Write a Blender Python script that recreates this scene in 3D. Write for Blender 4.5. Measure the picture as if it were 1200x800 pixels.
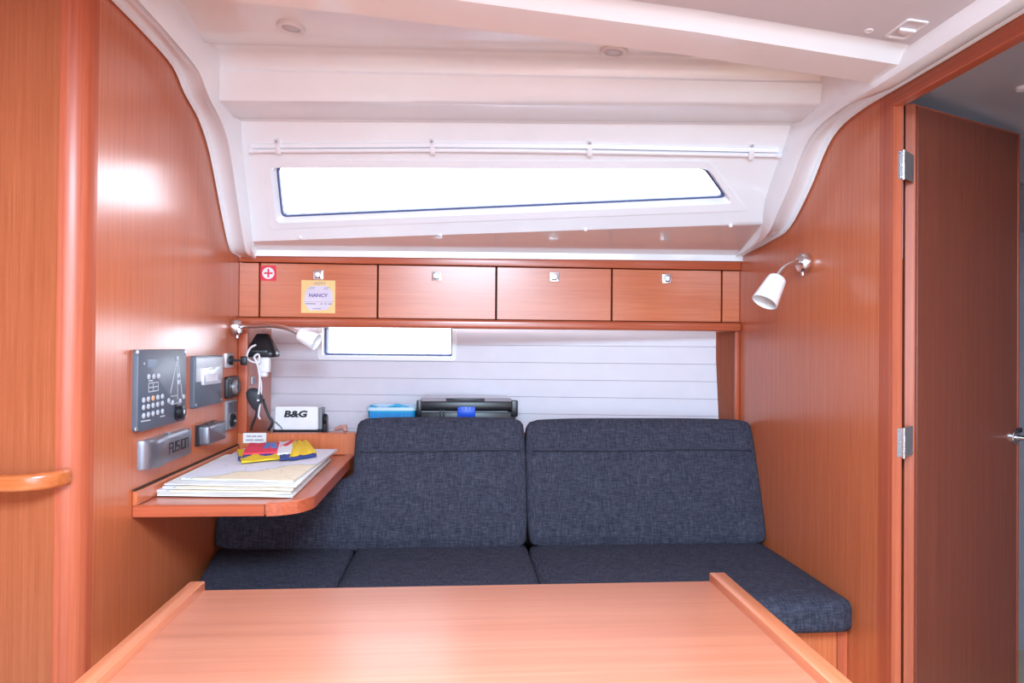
import bpy, bmesh, math, random
from mathutils import Vector, Matrix
random.seed(7)
for o in list(bpy.data.objects): bpy.data.objects.remove(o)
SC = bpy.context.scene; COL = SC.collection
V = Vector
# ------------------------------------------------------------------ camera
FPX = 800.0; YAW, PITCH, ROLL = .0755, .0075, .0083
EYE = V((0, 0, 1.136))
FWD = V((math.sin(YAW)*math.cos(PITCH), math.cos(YAW)*math.cos(PITCH), math.sin(PITCH)))
R0 = V((math.cos(YAW), -math.sin(YAW), 0)); U0 = R0.cross(FWD)
RT = R0*math.cos(ROLL)+U0*math.sin(ROLL); UP = -R0*math.sin(ROLL)+U0*math.cos(ROLL)
cd = bpy.data.cameras.new('camera'); cam = bpy.data.objects.new('camera', cd); COL.objects.link(cam)
cd.sensor_width = 36; cd.lens = 36*FPX/1200; cd.clip_start = .02
M = Matrix((RT, UP, -FWD)).transposed().to_4x4(); M.translation = EYE
cam.matrix_world = M; SC.camera = cam
# ------------------------------------------------------------------ world, lights, exposure
W = bpy.data.worlds.new('world'); SC.world = W; W.use_nodes = True
bg = W.node_tree.nodes['Background']; bg.inputs[0].default_value = (.86, .93, 1, 1); bg.inputs[1].default_value = 6.5
SC.view_settings.view_transform = 'Standard'; SC.view_settings.look = 'None'
SC.view_settings.exposure = 0.74; SC.view_settings.gamma = 1; SC.view_settings.use_curve_mapping = False
def area(name, loc, target, sx, sy, power, col=(1, 1, 1)):
    l = bpy.data.lights.new(name, 'AREA'); l.shape = 'RECTANGLE'; l.size = sx; l.size_y = sy; l.energy = power; l.color = col
    o = bpy.data.objects.new(name, l); COL.objects.link(o); o.location = loc
    o.rotation_euler = (V(target)-V(loc)).to_track_quat('-Z', 'Y').to_euler(); return o
area('hatch_daylight', (0.1, -.1, 1.80), (0.1, .35, .0), .8, .6, 74, (.56, .80, 1))
area('companionway_daylight', (.25, -1.45, 1.08), (0.15, 2.2, 1.7), 1.7, .9, 36, (.60, .83, 1))  # unseen opening behind the viewer; sized and aimed up to brighten the headliner

# ------------------------------------------------------------------ helpers
def at(x, y, X=None, Y=None, Z=None):
    v = RT*((x-600)/FPX)-UP*((y-400)/FPX)+FWD
    t = (X-EYE.x)/v.x if X is not None else (Y-EYE.y)/v.y if Y is not None else (Z-EYE.z)/v.z
    return EYE+v*t
def tag(o, label=None, cat=None, group=None, kind=None):
    if label: o['label'] = label
    if cat: o['category'] = cat
    if group: o['group'] = group
    if kind: o['kind'] = kind
    return o
def empty(name, loc, label=None, cat=None, group=None, kind=None):
    o = bpy.data.objects.new(name, None); COL.objects.link(o); o.location = loc; o.empty_display_size = .05
    return tag(o, label, cat, group, kind)
def wloc(o):
    l = V((0, 0, 0))
    while o: l = l+o.location; o = o.parent
    return l
def ob(name, bm, mat, parent=None, smooth=None, label=None, cat=None, group=None, kind=None, recalc=True):
    """link a bmesh written in world coordinates as one object"""
    if recalc: bmesh.ops.recalc_face_normals(bm, faces=bm.faces)
    if parent: off = wloc(parent)
    else:
        xs = [v.co for v in bm.verts]
        off = V(((min(c.x for c in xs)+max(c.x for c in xs))/2, (min(c.y for c in xs)+max(c.y for c in xs))/2, min(c.z for c in xs)))
    bmesh.ops.translate(bm, verts=bm.verts, vec=-off)
    me = bpy.data.meshes.new(name); bm.to_mesh(me); bm.free()
    me.materials.append(mat)
    if smooth is not None:
        for p in me.polygons: p.use_smooth = True
        if smooth < 180: me.set_sharp_from_angle(angle=math.radians(smooth))
    o = bpy.data.objects.new(name, me); COL.objects.link(o)
    if parent: o.parent = parent
    else: o.location = off
    return tag(o, label, cat, group, kind)
def copy_tree(o, parent=None):
    c = o.copy(); COL.objects.link(c)
    if parent: c.parent = parent
    for ch in [k for k in bpy.data.objects if k.parent == o]: copy_tree(ch, c)
    return c
def frame(o, x, y, z):
    m = Matrix((V(x).normalized(), V(y).normalized(), V(z).normalized())).transposed().to_4x4(); m.translation = V(o); return m
def box(bm, lo, hi, bev=0, seg=2, m=None):
    lo, hi = V(lo), V(hi); c = (lo+hi)/2; s = hi-lo
    r = bmesh.ops.create_cube(bm, size=1, matrix=Matrix.Translation(c) @ Matrix.Diagonal((*s, 1)))
    vs = r['verts']
    if bev:
        es = list({e for v in vs for e in v.link_edges})
        r2 = bmesh.ops.bevel(bm, geom=es, offset=bev, segments=seg, affect='EDGES', profile=.5)
        vs = list({v for f in r2['faces'] for v in f.verts} | {v for v in vs if v.is_valid})
    if m is not None: bmesh.ops.transform(bm, matrix=m, verts=vs)
    return vs
def B(*a, **k):
    bm = bmesh.new(); box(bm, *a, **k); return bm
def prism(bm, pts, vec, bev=0, seg=2):
    vec = V(vec); a = [bm.verts.new(V(p)) for p in pts]; f = bm.faces.new(a)
    r = bmesh.ops.extrude_face_region(bm, geom=[f]); nv = [g for g in r['geom'] if isinstance(g, bmesh.types.BMVert)]
    bmesh.ops.translate(bm, verts=nv, vec=vec)
    vs = a+nv
    if bev:
        es = list({e for v in vs for e in v.link_edges if e.calc_face_angle(0) > .3 or True})
        bmesh.ops.bevel(bm, geom=es, offset=bev, segments=seg, affect='EDGES', profile=.5)
    return vs
def P(pts, vec, **k):
    bm = bmesh.new(); prism(bm, pts, vec, **k); return bm
def tube(bm, pts, r, n=10, cap=True):
    pts = [V(p) for p in pts]; rs = r if isinstance(r, (list, tuple)) else [r]*len(pts)
    rings = []; prev = None
    for i, p in enumerate(pts):
        d = (pts[min(i+1, len(pts)-1)]-pts[max(i-1, 0)]).normalized()
        if prev is None:
            a = V((0, 0, 1)) if abs(d.z) < .9 else V((1, 0, 0)); u = d.cross(a).normalized()
        else: u = (prev-d*prev.dot(d)).normalized()
        prev = u; w = d.cross(u)
        rings.append([bm.verts.new(p+(u*math.cos(t)+w*math.sin(t))*rs[i]) for t in [2*math.pi*k/n for k in range(n)]])
    for a, b in zip(rings, rings[1:]):
        for k in range(n): bm.faces.new((a[k], a[(k+1) % n], b[(k+1) % n], b[k]))
    if cap: bm.faces.new(rings[0][::-1]); bm.faces.new(rings[-1])
def TU(*a, **k):
    bm = bmesh.new(); tube(bm, *a, **k); return bm
def lathe(bm, prof, m, n=24):
    """prof list of (r,h) about the local z of m"""
    rings = []
    for r, h in prof:
        if r < 1e-6: rings.append([bm.verts.new(m @ V((0, 0, h)))])
        else: rings.append([bm.verts.new(m @ V((r*math.cos(t), r*math.sin(t), h))) for t in [2*math.pi*k/n for k in range(n)]])
    for a, b in zip(rings, rings[1:]):
        for k in range(n):
            k2 = (k+1) % n
            if len(a) == 1 and len(b) == 1: continue
            if len(a) == 1: bm.faces.new((a[0], b[k2], b[k]))
            elif len(b) == 1: bm.faces.new((a[k], a[k2], b[0]))
            else: bm.faces.new((a[k], a[k2], b[k2], b[k]))
def LA(*a, **k):
    bm = bmesh.new(); lathe(bm, *a, **k); return bm
def grid(bm, rows):
    vs = [[bm.verts.new(p) for p in r] for r in rows]
    for a, b in zip(vs, vs[1:]):
        for k in range(len(a)-1): bm.faces.new((a[k], a[k+1], b[k+1], b[k]))
    return vs
def cushion(x0, x1, y0, y1, z0, z1, r=.03, puff=.012, n=14, rot=None, shear=0.):
    """rounded, slightly puffed block; rot(p) places it"""
    bm = bmesh.new(); c = V(((x0+x1)/2, (y0+y1)/2, (z0+z1)/2)); h = V(((x1-x0)/2, (y1-y0)/2, (z1-z0)/2))
    bmesh.ops.create_cube(bm, size=2); bmesh.ops.subdivide_edges(bm, edges=bm.edges, cuts=n, use_grid_fill=True)
    for v in bm.verts:
        q = V([math.copysign(1-(1-abs(k))**1.35 if False else abs(k)**.8, k) for k in v.co])
        q = V([k if abs(k) < .999 else k for k in v.co])
        p = V((q.x*h.x, q.y*h.y, q.z*h.z))
        core = V([max(-h[i]+r, min(h[i]-r, p[i])) for i in range(3)])
        d = p-core
        p2 = core+(d.normalized()*r if d.length > 1e-9 else d)
        f = [max(0, 1-(abs(q[i]))**4) for i in range(3)]
        for i in range(3):
            j, k = (i+1) % 3, (i+2) % 3
            if abs(abs(q[i])-1) < 1e-4: p2[i] += math.copysign(puff*f[j]*f[k], q[i])
        p2 = c+p2
        if shear: p2.x += shear*(y1-p2.y)*(1-q.x)/2
        v.co = rot(p2) if rot else p2
    return bm
def rrect(w, h, r, n=4):
    out = []
    for cx, cy, a0 in ((w/2-r, h/2-r, 0), (-w/2+r, h/2-r, 90), (-w/2+r, -h/2+r, 180), (w/2-r, -h/2+r, 270)):
        for k in range(n+1):
            a = math.radians(a0+90*k/n); out.append((cx+r*math.cos(a), cy+r*math.sin(a)))
    return out
def plate(m, w, h, t, r=.004, z0=0, bev=0):
    """rounded plate lying in local xy of m, thickness t along local z"""
    bm = bmesh.new(); pts = rrect(w, h, r)
    if not bev: prism(bm, [m @ V((x, y, z0)) for x, y in pts], (m.to_3x3() @ V((0, 0, t))))
    else:
        rings = [(1, 0, z0), (1, 0, z0+t-bev), (1, bev*.3, z0+t-bev*.3), (1, bev, z0+t)]
        vs = []
        for _, i, z in rings: vs.append([bm.verts.new(m @ V((x, y, z))) for x, y in rrect(w-2*i, h-2*i, max(r-i, .0004))])
        n = len(pts)
        for a, b in zip(vs, vs[1:]):
            for k in range(n): bm.faces.new((a[k], a[(k+1) % n], b[(k+1) % n], b[k]))
        bm.faces.new(vs[0][::-1]); bm.faces.new(vs[-1])
    return bm
def strokes(m, lines, w, t=.0006):
    """flat lettering strokes in the local xy of m"""
    bm = bmesh.new()
    for ln in lines:
        for a, b in zip(ln, ln[1:]):
            a, b = V((*a, 0)), V((*b, 0)); d = (b-a).normalized()*w/2; s = V((-d.y, d.x, 0))
            prism(bm, [m @ q for q in (a-d-s, b+d-s, b+d+s, a-d+s)], m.to_3x3() @ V((0, 0, t)))
    return bm
def text(name, s, size, m, mat, parent, ext=.0004, sx=1, shear=0, bold=0):
    c = bpy.data.curves.new(name, 'FONT'); c.body = s; c.size = size; c.extrude = ext; c.align_x = 'CENTER'; c.align_y = 'CENTER'; c.shear = shear; c.offset = bold; c.resolution_u = 3
    t = bpy.data.objects.new(name, c); COL.objects.link(t)
    bpy.context.view_layer.update()
    me = bpy.data.meshes.new_from_object(t.evaluated_get(bpy.context.evaluated_depsgraph_get()))
    bpy.data.objects.remove(t)
    bm = bmesh.new(); bm.from_mesh(me); bpy.data.meshes.remove(me)
    bmesh.ops.transform(bm, matrix=m @ Matrix.Diagonal((sx, 1, 1, 1)), verts=bm.verts)
    return ob(name, bm, mat, parent, recalc=False)

# ------------------------------------------------------------------ materials
def lin(r, g, b): return tuple(((c/255)/12.92 if c/255 <= .04045 else ((c/255+.055)/1.055)**2.4) for c in (r, g, b))+(1,)
def newmat(name):
    m = bpy.data.materials.new(name); m.use_nodes = True; nt = m.node_tree
    return m, nt, nt.nodes['Principled BSDF']
def plain(name, col, rough=.5, metal=0, spec=.5, coat=0, bump=0, bscale=200, var=.04):
    m, nt, p = newmat(name); N = nt.nodes.new; L = nt.links.new
    p.inputs['Roughness'].default_value = rough; p.inputs['Metallic'].default_value = metal
    p.inputs['Specular IOR Level'].default_value = spec; p.inputs['Coat Weight'].default_value = coat; p.inputs['Coat Roughness'].default_value = .08
    tc = N('ShaderNodeTexCoord'); ns = N('ShaderNodeTexNoise'); ns.inputs['Scale'].default_value = bscale if bump else 14; L(tc.outputs['Object'], ns.inputs['Vector'])
    r = N('ShaderNodeValToRGB'); c = V(col[:3]); r.color_ramp.elements[0].color = (*(c*(1-var)), 1); r.color_ramp.elements[1].color = (*[min(1, x*(1+var)) for x in c], 1)
    r.color_ramp.elements[0].position = .3; r.color_ramp.elements[1].position = .7
    L(ns.outputs['Fac'], r.inputs[0]); L(r.outputs[0], p.inputs['Base Color'])
    if bump:
        b = N('ShaderNodeBump'); b.inputs['Strength'].default_value = bump; b.inputs['Distance'].default_value = .002; L(ns.outputs['Fac'], b.inputs['Height']); L(b.outputs[0], p.inputs['Normal'])
    return m
def wood(name, axis, dark, mid, light, rough=.29, fine=640, coat=.36, crough=.21, contrast=1.):
    """straight-grained varnished veneer; grain runs along axis"""
    m, nt, p = newmat(name); N = nt.nodes.new; L = nt.links.new
    tc = N('ShaderNodeTexCoord'); mp = N('ShaderNodeMapping'); L(tc.outputs['Object'], mp.inputs[0])
    s = [1., 1., 1.]; s['xyz'.index(axis)] = .010; mp.inputs['Scale'].default_value = s
    wv = N('ShaderNodeTexNoise'); wv.inputs['Scale'].default_value = 3; L(tc.outputs['Object'], wv.inputs['Vector'])
    mix = N('ShaderNodeVectorMath'); mix.operation = 'MULTIPLY_ADD'; L(wv.outputs['Color'], mix.inputs[0]); mix.inputs[1].default_value = (.0012,)*3; L(mp.outputs[0], mix.inputs[2])
    a = N('ShaderNodeTexNoise'); a.inputs['Scale'].default_value = fine; a.inputs['Detail'].default_value = 3; L(mix.outputs[0], a.inputs['Vector'])
    b = N('ShaderNodeTexNoise'); b.inputs['Scale'].default_value = fine*.16; b.inputs['Detail'].default_value = 2; L(mix.outputs[0], b.inputs['Vector'])
    mp2 = N('ShaderNodeMapping'); L(tc.outputs['Object'], mp2.inputs[0]); s2 = [1., 1., 1.]; s2['xyz'.index(axis)] = .06; mp2.inputs['Scale'].default_value = s2
    c = N('ShaderNodeTexNoise'); c.inputs['Scale'].default_value = fine*2.0; c.inputs['Detail'].default_value = 1; L(mp2.outputs[0], c.inputs['Vector'])
    m1 = N('ShaderNodeMath'); m1.operation = 'MULTIPLY_ADD'; L(a.outputs['Fac'], m1.inputs[0]); m1.inputs[1].default_value = .55; m1.inputs[2].default_value = 0
    m2 = N('ShaderNodeMath'); m2.operation = 'MULTIPLY_ADD'; L(b.outputs['Fac'], m2.inputs[0]); m2.inputs[1].default_value = .3; L(m1.outputs[0], m2.inputs[2])
    m3 = N('ShaderNodeMath'); m3.operation = 'MULTIPLY_ADD'; L(c.outputs['Fac'], m3.inputs[0]); m3.inputs[1].default_value = .15; L(m2.outputs[0], m3.inputs[2])
    r = N('ShaderNodeValToRGB'); e = r.color_ramp.elements
    e[0].position = .5-.22/contrast; e[0].color = dark; e[1].position = .5+.2/contrast; e[1].color = light; k = e.new(.5); k.color = mid
    L(m3.outputs[0], r.inputs[0]); L(r.outputs[0], p.inputs['Base Color'])
    p.inputs['Roughness'].default_value = rough; p.inputs['Coat Weight'].default_value = coat; p.inputs['Coat Roughness'].default_value = crough
    bp = N('ShaderNodeBump'); bp.inputs['Strength'].default_value = .05; bp.inputs['Distance'].default_value = .001; L(m3.outputs[0], bp.inputs['Height']); L(bp.outputs[0], p.inputs['Normal'])
    return m
WD = (lin(178, 86, 50), lin(199, 105, 64), lin(215, 125, 82))
TD = (lin(180, 104, 76), lin(194, 117, 88), lin(206, 131, 101))
SD = (lin(156, 68, 42), lin(180, 86, 56), lin(198, 104, 72))
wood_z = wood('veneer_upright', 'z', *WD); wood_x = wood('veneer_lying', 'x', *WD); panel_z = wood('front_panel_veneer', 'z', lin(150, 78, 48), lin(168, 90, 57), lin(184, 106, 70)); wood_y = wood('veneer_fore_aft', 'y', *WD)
solid_z = wood('solid_upright', 'z', *SD, fine=120, coat=.15, rough=.42); solid_x = wood('solid_lying', 'x', *SD, fine=120); solid_y = wood('solid_fore_aft', 'y', *SD, fine=120)
table_x = wood('table_veneer', 'x', *TD, fine=90, rough=.36, crough=.3); table_y = wood('table_fiddle_wood', 'y', *[lin(*c) for c in ((184, 98, 60), (200, 114, 76), (214, 132, 94))], fine=120)
desk_y = wood('desk_veneer', 'x', *[lin(*c) for c in ((170, 88, 64), (192, 106, 80), (208, 124, 98))], fine=150)
gel = plain('white_gelcoat', (.90, .91, .945), .18, spec=.5, coat=.8, var=.012)
gel_flat = plain('white_moulding', (.89, .89, .93), .35, var=.01)
ceil_mat = plain('headliner_panel', (.66, .63, .68), .5, var=.02, bump=.15, bscale=500)
hull_board = plain('white_lining_board', (.70, .655, .72), .45, var=.02)
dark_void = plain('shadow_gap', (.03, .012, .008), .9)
chrome = plain('chrome', (.72, .72, .74), .27, metal=1)
steel = plain('brushed_steel', (.50, .49, .51), .35, metal=.75)
silver = plain('silver_plastic', (.21, .21, .245), .34, metal=.75)
slate = plain('slate_panel', (.085, .10, .135), .38, spec=.6)
blk = plain('black_plastic', (.012, .012, .016), .35)
greyp = plain('grey_plastic', (.22, .23, .26), .4)
whitep = plain('white_plastic', (.82, .80, .83), .35)
milk = plain('frosted_shade', (.88, .88, .9), .3)
paper = plain('paper_white', (.82, .80, .78), .7)
blue = plain('blue_plastic', (.02, .22, .62), .4)
cyan = plain('turquoise_plastic', (.02, .36, .62), .35)
royal = plain('royal_blue_latch', (.01, .08, .62), .35)
red = plain('red_print', (.75, .03, .06), .5)
redc = plain('red_cloth', (.80, .045, .09), .8, bump=.3)
yelc = plain('yellow_cloth', (.85, .55, .02), .8, bump=.3)
navc = plain('navy_cloth', (.03, .05, .22), .8, bump=.3)
whtc = plain('white_cloth', (.85, .82, .84), .8, bump=.3)
ink = plain('black_ink', (.01, .01, .012), .6)
purple = plain('purple_ink', (.10, .05, .30), .6)
pinkw = plain('pale_wood', (.55, .28, .24), .5)
rubber = plain('rubber_gasket', (.07, .10, .24), .5)
lens = plain('lamp_lens', (.62, .62, .68), .25)
def glass():
    m, nt, p = newmat('window_glass'); nt.nodes.remove(p); N = nt.nodes.new; L = nt.links.new
    t = N('ShaderNodeBsdfTransparent'); t.inputs[0].default_value = (.95, .97, 1, 1); g = N('ShaderNodeBsdfGlossy'); g.inputs['Roughness'].default_value = .02
    f = N('ShaderNodeFresnel'); f.inputs[0].default_value = 1.45; x = N('ShaderNodeMixShader'); L(f.outputs[0], x.inputs[0]); L(t.outputs[0], x.inputs[1]); L(g.outputs[0], x.inputs[2]); L(x.outputs[0], nt.nodes['Material Output'].inputs[0]); return m
glass_m = glass()
def fabric():
    m, nt, p = newmat('navy_melange_fabric'); N = nt.nodes.new; L = nt.links.new
    tc = N('ShaderNodeTexCoord'); mp = N('ShaderNodeMapping'); mp.inputs['Scale'].default_value = (.12, 1.0, 1.0); L(tc.outputs['Object'], mp.inputs[0])
    a = N('ShaderNodeTexNoise'); a.inputs['Scale'].default_value = 330; a.inputs['Detail'].default_value = 2; L(mp.outputs[0], a.inputs[0])
    mq = N('ShaderNodeMapping'); mq.inputs['Scale'].default_value = (1.2, .12, .12); L(tc.outputs['Object'], mq.inputs[0])
    b = N('ShaderNodeTexNoise'); b.inputs['Scale'].default_value = 330; b.inputs['Detail'].default_value = 2; L(mq.outputs[0], b.inputs[0])
    k = N('ShaderNodeMath'); k.operation = 'ADD'; L(a.outputs['Fac'], k.inputs[0]); L(b.outputs['Fac'], k.inputs[1]); h = N('ShaderNodeMath'); h.operation = 'MULTIPLY'; L(k.outputs[0], h.inputs[0]); h.inputs[1].default_value = .5
    r = N('ShaderNodeValToRGB'); e = r.color_ramp.elements; e[0].position = .36; e[0].color = (.021, .021, .033, 1); e[1].position = .68; e[1].color = (.078, .076, .105, 1); q = e.new(.5); q.color = (.038, .038, .058, 1)
    L(h.outputs[0], r.inputs[0]); L(r.outputs[0], p.inputs['Base Color']); p.inputs['Roughness'].default_value = .9; p.inputs['Specular IOR Level'].default_value = .2
    p.inputs['Sheen Weight'].default_value = .0; p.inputs['Sheen Roughness'].default_value = .5
    bp = N('ShaderNodeBump'); bp.inputs['Strength'].default_value = .35; bp.inputs['Distance'].default_value = .001; L(h.outputs[0], bp.inputs['Height']); L(bp.outputs[0], p.inputs['Normal']); return m
fab = fabric(); seam_m = plain('seam_thread', (.012, .012, .022), .9)
def chartmat():
    m, nt, p = newmat('printed_sea_chart'); N = nt.nodes.new; L = nt.links.new
    tc = N('ShaderNodeTexCoord'); sp = N('ShaderNodeSeparateXYZ'); L(tc.outputs['Object'], sp.inputs[0])
    n = N('ShaderNodeTexNoise'); n.inputs['Scale'].default_value = 9; n.inputs['Detail'].default_value = 6; L(tc.outputs['Object'], n.inputs[0])
    # coast: diagonal line broken up by noise; land to the right / near side
    a = N('ShaderNodeMath'); a.operation = 'MULTIPLY_ADD'; L(sp.outputs['Y'], a.inputs[0]); a.inputs[1].default_value = -1.0
    s1 = N('ShaderNodeMath'); s1.operation = 'MULTIPLY'; L(sp.outputs['X'], s1.inputs[0]); s1.inputs[1].default_value = .78; L(s1.outputs[0], a.inputs[2])
    b = N('ShaderNodeMath'); b.operation = 'MULTIPLY_ADD'; L(n.outputs['Fac'], b.inputs[0]); b.inputs[1].default_value = .14; L(a.outputs[0], b.inputs[2])
    r = N('ShaderNodeValToRGB'); r.color_ramp.interpolation = 'CONSTANT'; e = r.color_ramp.elements
    e[0].position = 0; e[0].color = lin(226, 222, 232); e[1].position = .088; e[1].color = lin(176, 168, 140)
    k = e.new(.094); k.color = lin(236, 218, 190); k = e.new(.080); k.color = lin(212, 218, 230)
    L(b.outputs[0], r.inputs[0])
    v = N('ShaderNodeTexVoronoi'); v.feature = 'DISTANCE_TO_EDGE'; v.inputs['Scale'].default_value = 18; L(tc.outputs['Object'], v.inputs[0])
    lt = N('ShaderNodeMath'); lt.operation = 'LESS_THAN'; L(v.outputs[0], lt.inputs[0]); lt.inputs[1].default_value = .02
    ml = N('ShaderNodeMath'); ml.operation = 'MULTIPLY'; L(lt.outputs[0], ml.inputs[0]); ml.inputs[1].default_value = .25
    mx = N('ShaderNodeMix'); mx.data_type = 'RGBA'; L(ml.outputs[0], mx.inputs[0]); L(r.outputs[0], mx.inputs[6]); mx.inputs[7].default_value = lin(170, 160, 150)
    L(mx.outputs[2], p.inputs['Base Color']); p.inputs['Roughness'].default_value = .6; return m
chart_m = chartmat()
floor_m = wood('cabin_sole', 'y', lin(186, 160, 130), lin(206, 182, 152), lin(218, 196, 170), rough=.4)

# ------------------------------------------------------------------ setting
XL, XR = -.789, 1.049; YF = 2.5; PY_ = 1.55                       # left and right bulkheads, face of the overhead lockers
Lp = [(2.53, 1.440), (2.467, 1.446), (2.386, 1.464), (2.30, 1.575), (2.195, 1.731), (2.103, 1.808), (1.994, 1.849), (1.908, 1.893), (1.75, 1.905), (1.594, 1.908), (1.2, 1.91), (.7, 1.91)]
Rp = [(2.53, 1.470), (2.45, 1.484), (2.25, 1.505), (2.108, 1.526), (1.981, 1.619), (1.909, 1.695), (1.860, 1.735), (1.794, 1.760), (1.70, 1.770), (1.598, 1.771), (1.377, 1.771), (1.15, 1.773), (.7, 1.775)]
def smooth_path(pts, k=4):
    out = []
    for i in range(len(pts)-1):
        p0, p1, p2, p3 = [V(pts[max(0, min(len(pts)-1, j))]) for j in (i-1, i, i+1, i+2)]
        for s in range(k):
            t = s/k; out.append(.5*((2*p1)+(p2-p0)*t+(2*p0-5*p1+4*p2-p3)*t*t+(3*p1-p0-3*p2+p3)*t**3))
    out.append(V(pts[-1])); return out
ob('floor', B((-2.2, -1.6, -.03), (2.6, 3.0, 0)), floor_m, label='light varnished cabin sole under the table', cat='floor', kind='structure')
ob('wall_aft', B((-2.2, -1.65, 0), (2.6, -1.6, 2.0)), wood_z, label='aft bulkhead of the cabin behind the viewer', cat='wall', kind='structure')
ob('wall_port', B((-2.25, -1.65, 0), (-2.2, PY_, 2.0)), wood_z, label='cabin side far to the left of the handrail', cat='wall', kind='structure')
# left bulkhead: outline follows the moulding
Ls, Rs = smooth_path(Lp), smooth_path(Rp)
yw = 1.492+.052+.0006
pts = [V((XL, yw, 0)), V((XL, 2.95, 0)), V((XL, 2.95, 1.46))]+[V((XL, y, z+.02)) for y, z in Ls if y > yw]+[V((XL, yw, 1.93))]
ob('wall_left', P(pts, (-.05, 0, 0)), wood_z, label='left bulkhead of upright wood veneer carrying the instruments', cat='wall', kind='structure')
# corner post (quarter round) and the panel that faces the camera
PY = 1.492; pr = .052
arc = [V((XL-pr+pr*math.sin(a), PY+pr-pr*math.cos(a), 0)) for a in [math.radians(9*k) for k in range(11)]]
ob('trim_1', P([V((XL-pr, PY+pr, 0))]+arc, (0, 0, 1.97)), solid_z, smooth=40, label='rounded solid wood corner post at the left bulkhead', cat='trim', kind='structure')
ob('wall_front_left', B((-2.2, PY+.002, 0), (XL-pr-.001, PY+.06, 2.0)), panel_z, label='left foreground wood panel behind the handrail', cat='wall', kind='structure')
# right bulkhead with doorway
yj = 1.586; zh = at(1048, 124, X=XR).z; zh2 = zh+.030; TH = .022
pts = [V((XR, yj, 0)), V((XR, 2.95, 0)), V((XR, 2.95, 1.49))]+[V((XR, y, z+.02)) for y, z in Rs if y > yj]+[V((XR, yj, 1.79))]
ob('wall_right', P(pts, (TH, 0, 0)), wood_z, label='right bulkhead of upright wood veneer with the wall lamp', cat='wall', kind='structure')
ob('trim_2', B((XR-.0015, yj-.001, 0), (XR+TH+.001, yj+.052, 1.79)), solid_z, label='upright solid wood door jamb beside the open door', cat='trim', kind='structure')
ob('trim_3', B((XR-.004, .30, zh), (XR+TH+.002, yj-.002, zh2), bev=.002), solid_y, label='solid wood door header above the doorway', cat='trim', kind='structure')
ob('wall_over_door', B((XR, .30, zh2+.001), (XR+TH, yj-.002, 1.81)), wood_y, label='narrow veneer strip between door header and ceiling moulding', cat='wall', kind='structure')
ob('wall_front_right', B((XR, -1.6, 0), (XR+TH, .84, 1.80)), wood_z, label='right bulkhead on the near side of the doorway', cat='wall', kind='structure')
# head compartment beyond the doorway
hm = plain('head_gelcoat_shade', (.42, .41, .46), .3, var=.02)  # white gelcoat, greyed in its colour to stand for the compartment's shade
ob('wall_beyond_back', B((XR+TH-.003, 2.45, 0), (2.3, 2.5, 1.9)), hm, label='white moulded wall in painted shade beyond the open door', cat='wall', kind='structure')
ob('wall_beyond_side', B((2.25, .5, 0), (2.3, 2.45, 1.9)), hm, label='white side wall in painted shade, in the compartment beyond the door', cat='wall', kind='structure')
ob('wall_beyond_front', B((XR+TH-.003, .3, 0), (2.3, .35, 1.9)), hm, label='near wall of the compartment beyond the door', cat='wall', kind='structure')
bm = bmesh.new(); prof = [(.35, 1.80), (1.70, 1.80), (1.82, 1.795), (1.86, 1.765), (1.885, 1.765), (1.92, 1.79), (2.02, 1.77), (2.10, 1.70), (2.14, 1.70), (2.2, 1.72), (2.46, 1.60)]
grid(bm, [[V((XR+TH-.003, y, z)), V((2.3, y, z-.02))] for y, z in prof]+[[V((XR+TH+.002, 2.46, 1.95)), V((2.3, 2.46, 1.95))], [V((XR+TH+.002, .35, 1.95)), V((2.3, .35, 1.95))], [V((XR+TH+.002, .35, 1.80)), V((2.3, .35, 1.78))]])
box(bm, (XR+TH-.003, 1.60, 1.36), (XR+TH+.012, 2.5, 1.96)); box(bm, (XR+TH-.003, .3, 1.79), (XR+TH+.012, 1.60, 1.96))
ob('ceiling_beyond', bm, hm, smooth=40, label='white ribbed ceiling in painted shade beyond the open door', cat='ceiling', kind='structure')
q = at(1198, 96, Y=1.6); ob('ceiling_fitting', LA([(0, -.004), (.012, -.004), (.014, 0), (.014, .01)], Matrix.Translation((q.x, q.y, 1.79)), n=16), whitep, label='small round fitting on the ceiling beyond the door', cat='light', smooth=40)

# ------------------------------------------------------------------ moulded headliner
def L3(a, ya, b, yb):
    """line through two located points, extended to both bulkheads"""
    p, q = at(*a, Y=ya), at(*b, Y=yb); d = q-p
    return p+d*((XL-.03-p.x)/d.x), p+d*((XR+.005-p.x)/d.x)
A0 = (V((XL-.03, 2.505, 1.449)), V((XR+.005, 2.505, 1.462)))
A1 = (V((XL-.03, 2.475, 1.449)), V((XR+.005, 2.475, 1.462)))
A2 = (V((XL-.03, 2.472, 1.470)), V((XR+.005, 2.472, 1.484)))
Bl = L3((290, 283), 2.40, (894, 262), 2.12)
Fl = L3((262, 138), 2.149, (945, 143), 1.853)
Gl = L3((258, 118), 2.03, (965, 123), 1.75)
Hl = L3((254, 83), 1.985, (985, 98), 1.70)
Il = L3((245, 50), 1.87, (1000, 72), 1.63)
Jl = L3((240, 10), 1.72, (1020, 50), 1.50)
def mixl(a, b, t, off=V((0, 0, 0))): return (a[0].lerp(b[0], t)+off, a[1].lerp(b[1], t)+off)
def row(l, n=24): return [l[0].lerp(l[1], k/n) for k in range(n+1)]
bm = bmesh.new()
F0 = (Fl[0]+V((0, .03, .0)), Fl[1]+V((0, .03, .0)))
segs = [A0, A1, A2, mixl(A2, Bl, .04), mixl(A2, Bl, .5), mixl(A2, Bl, .96), Bl]
vs = grid(bm, [row(l) for l in segs])
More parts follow.
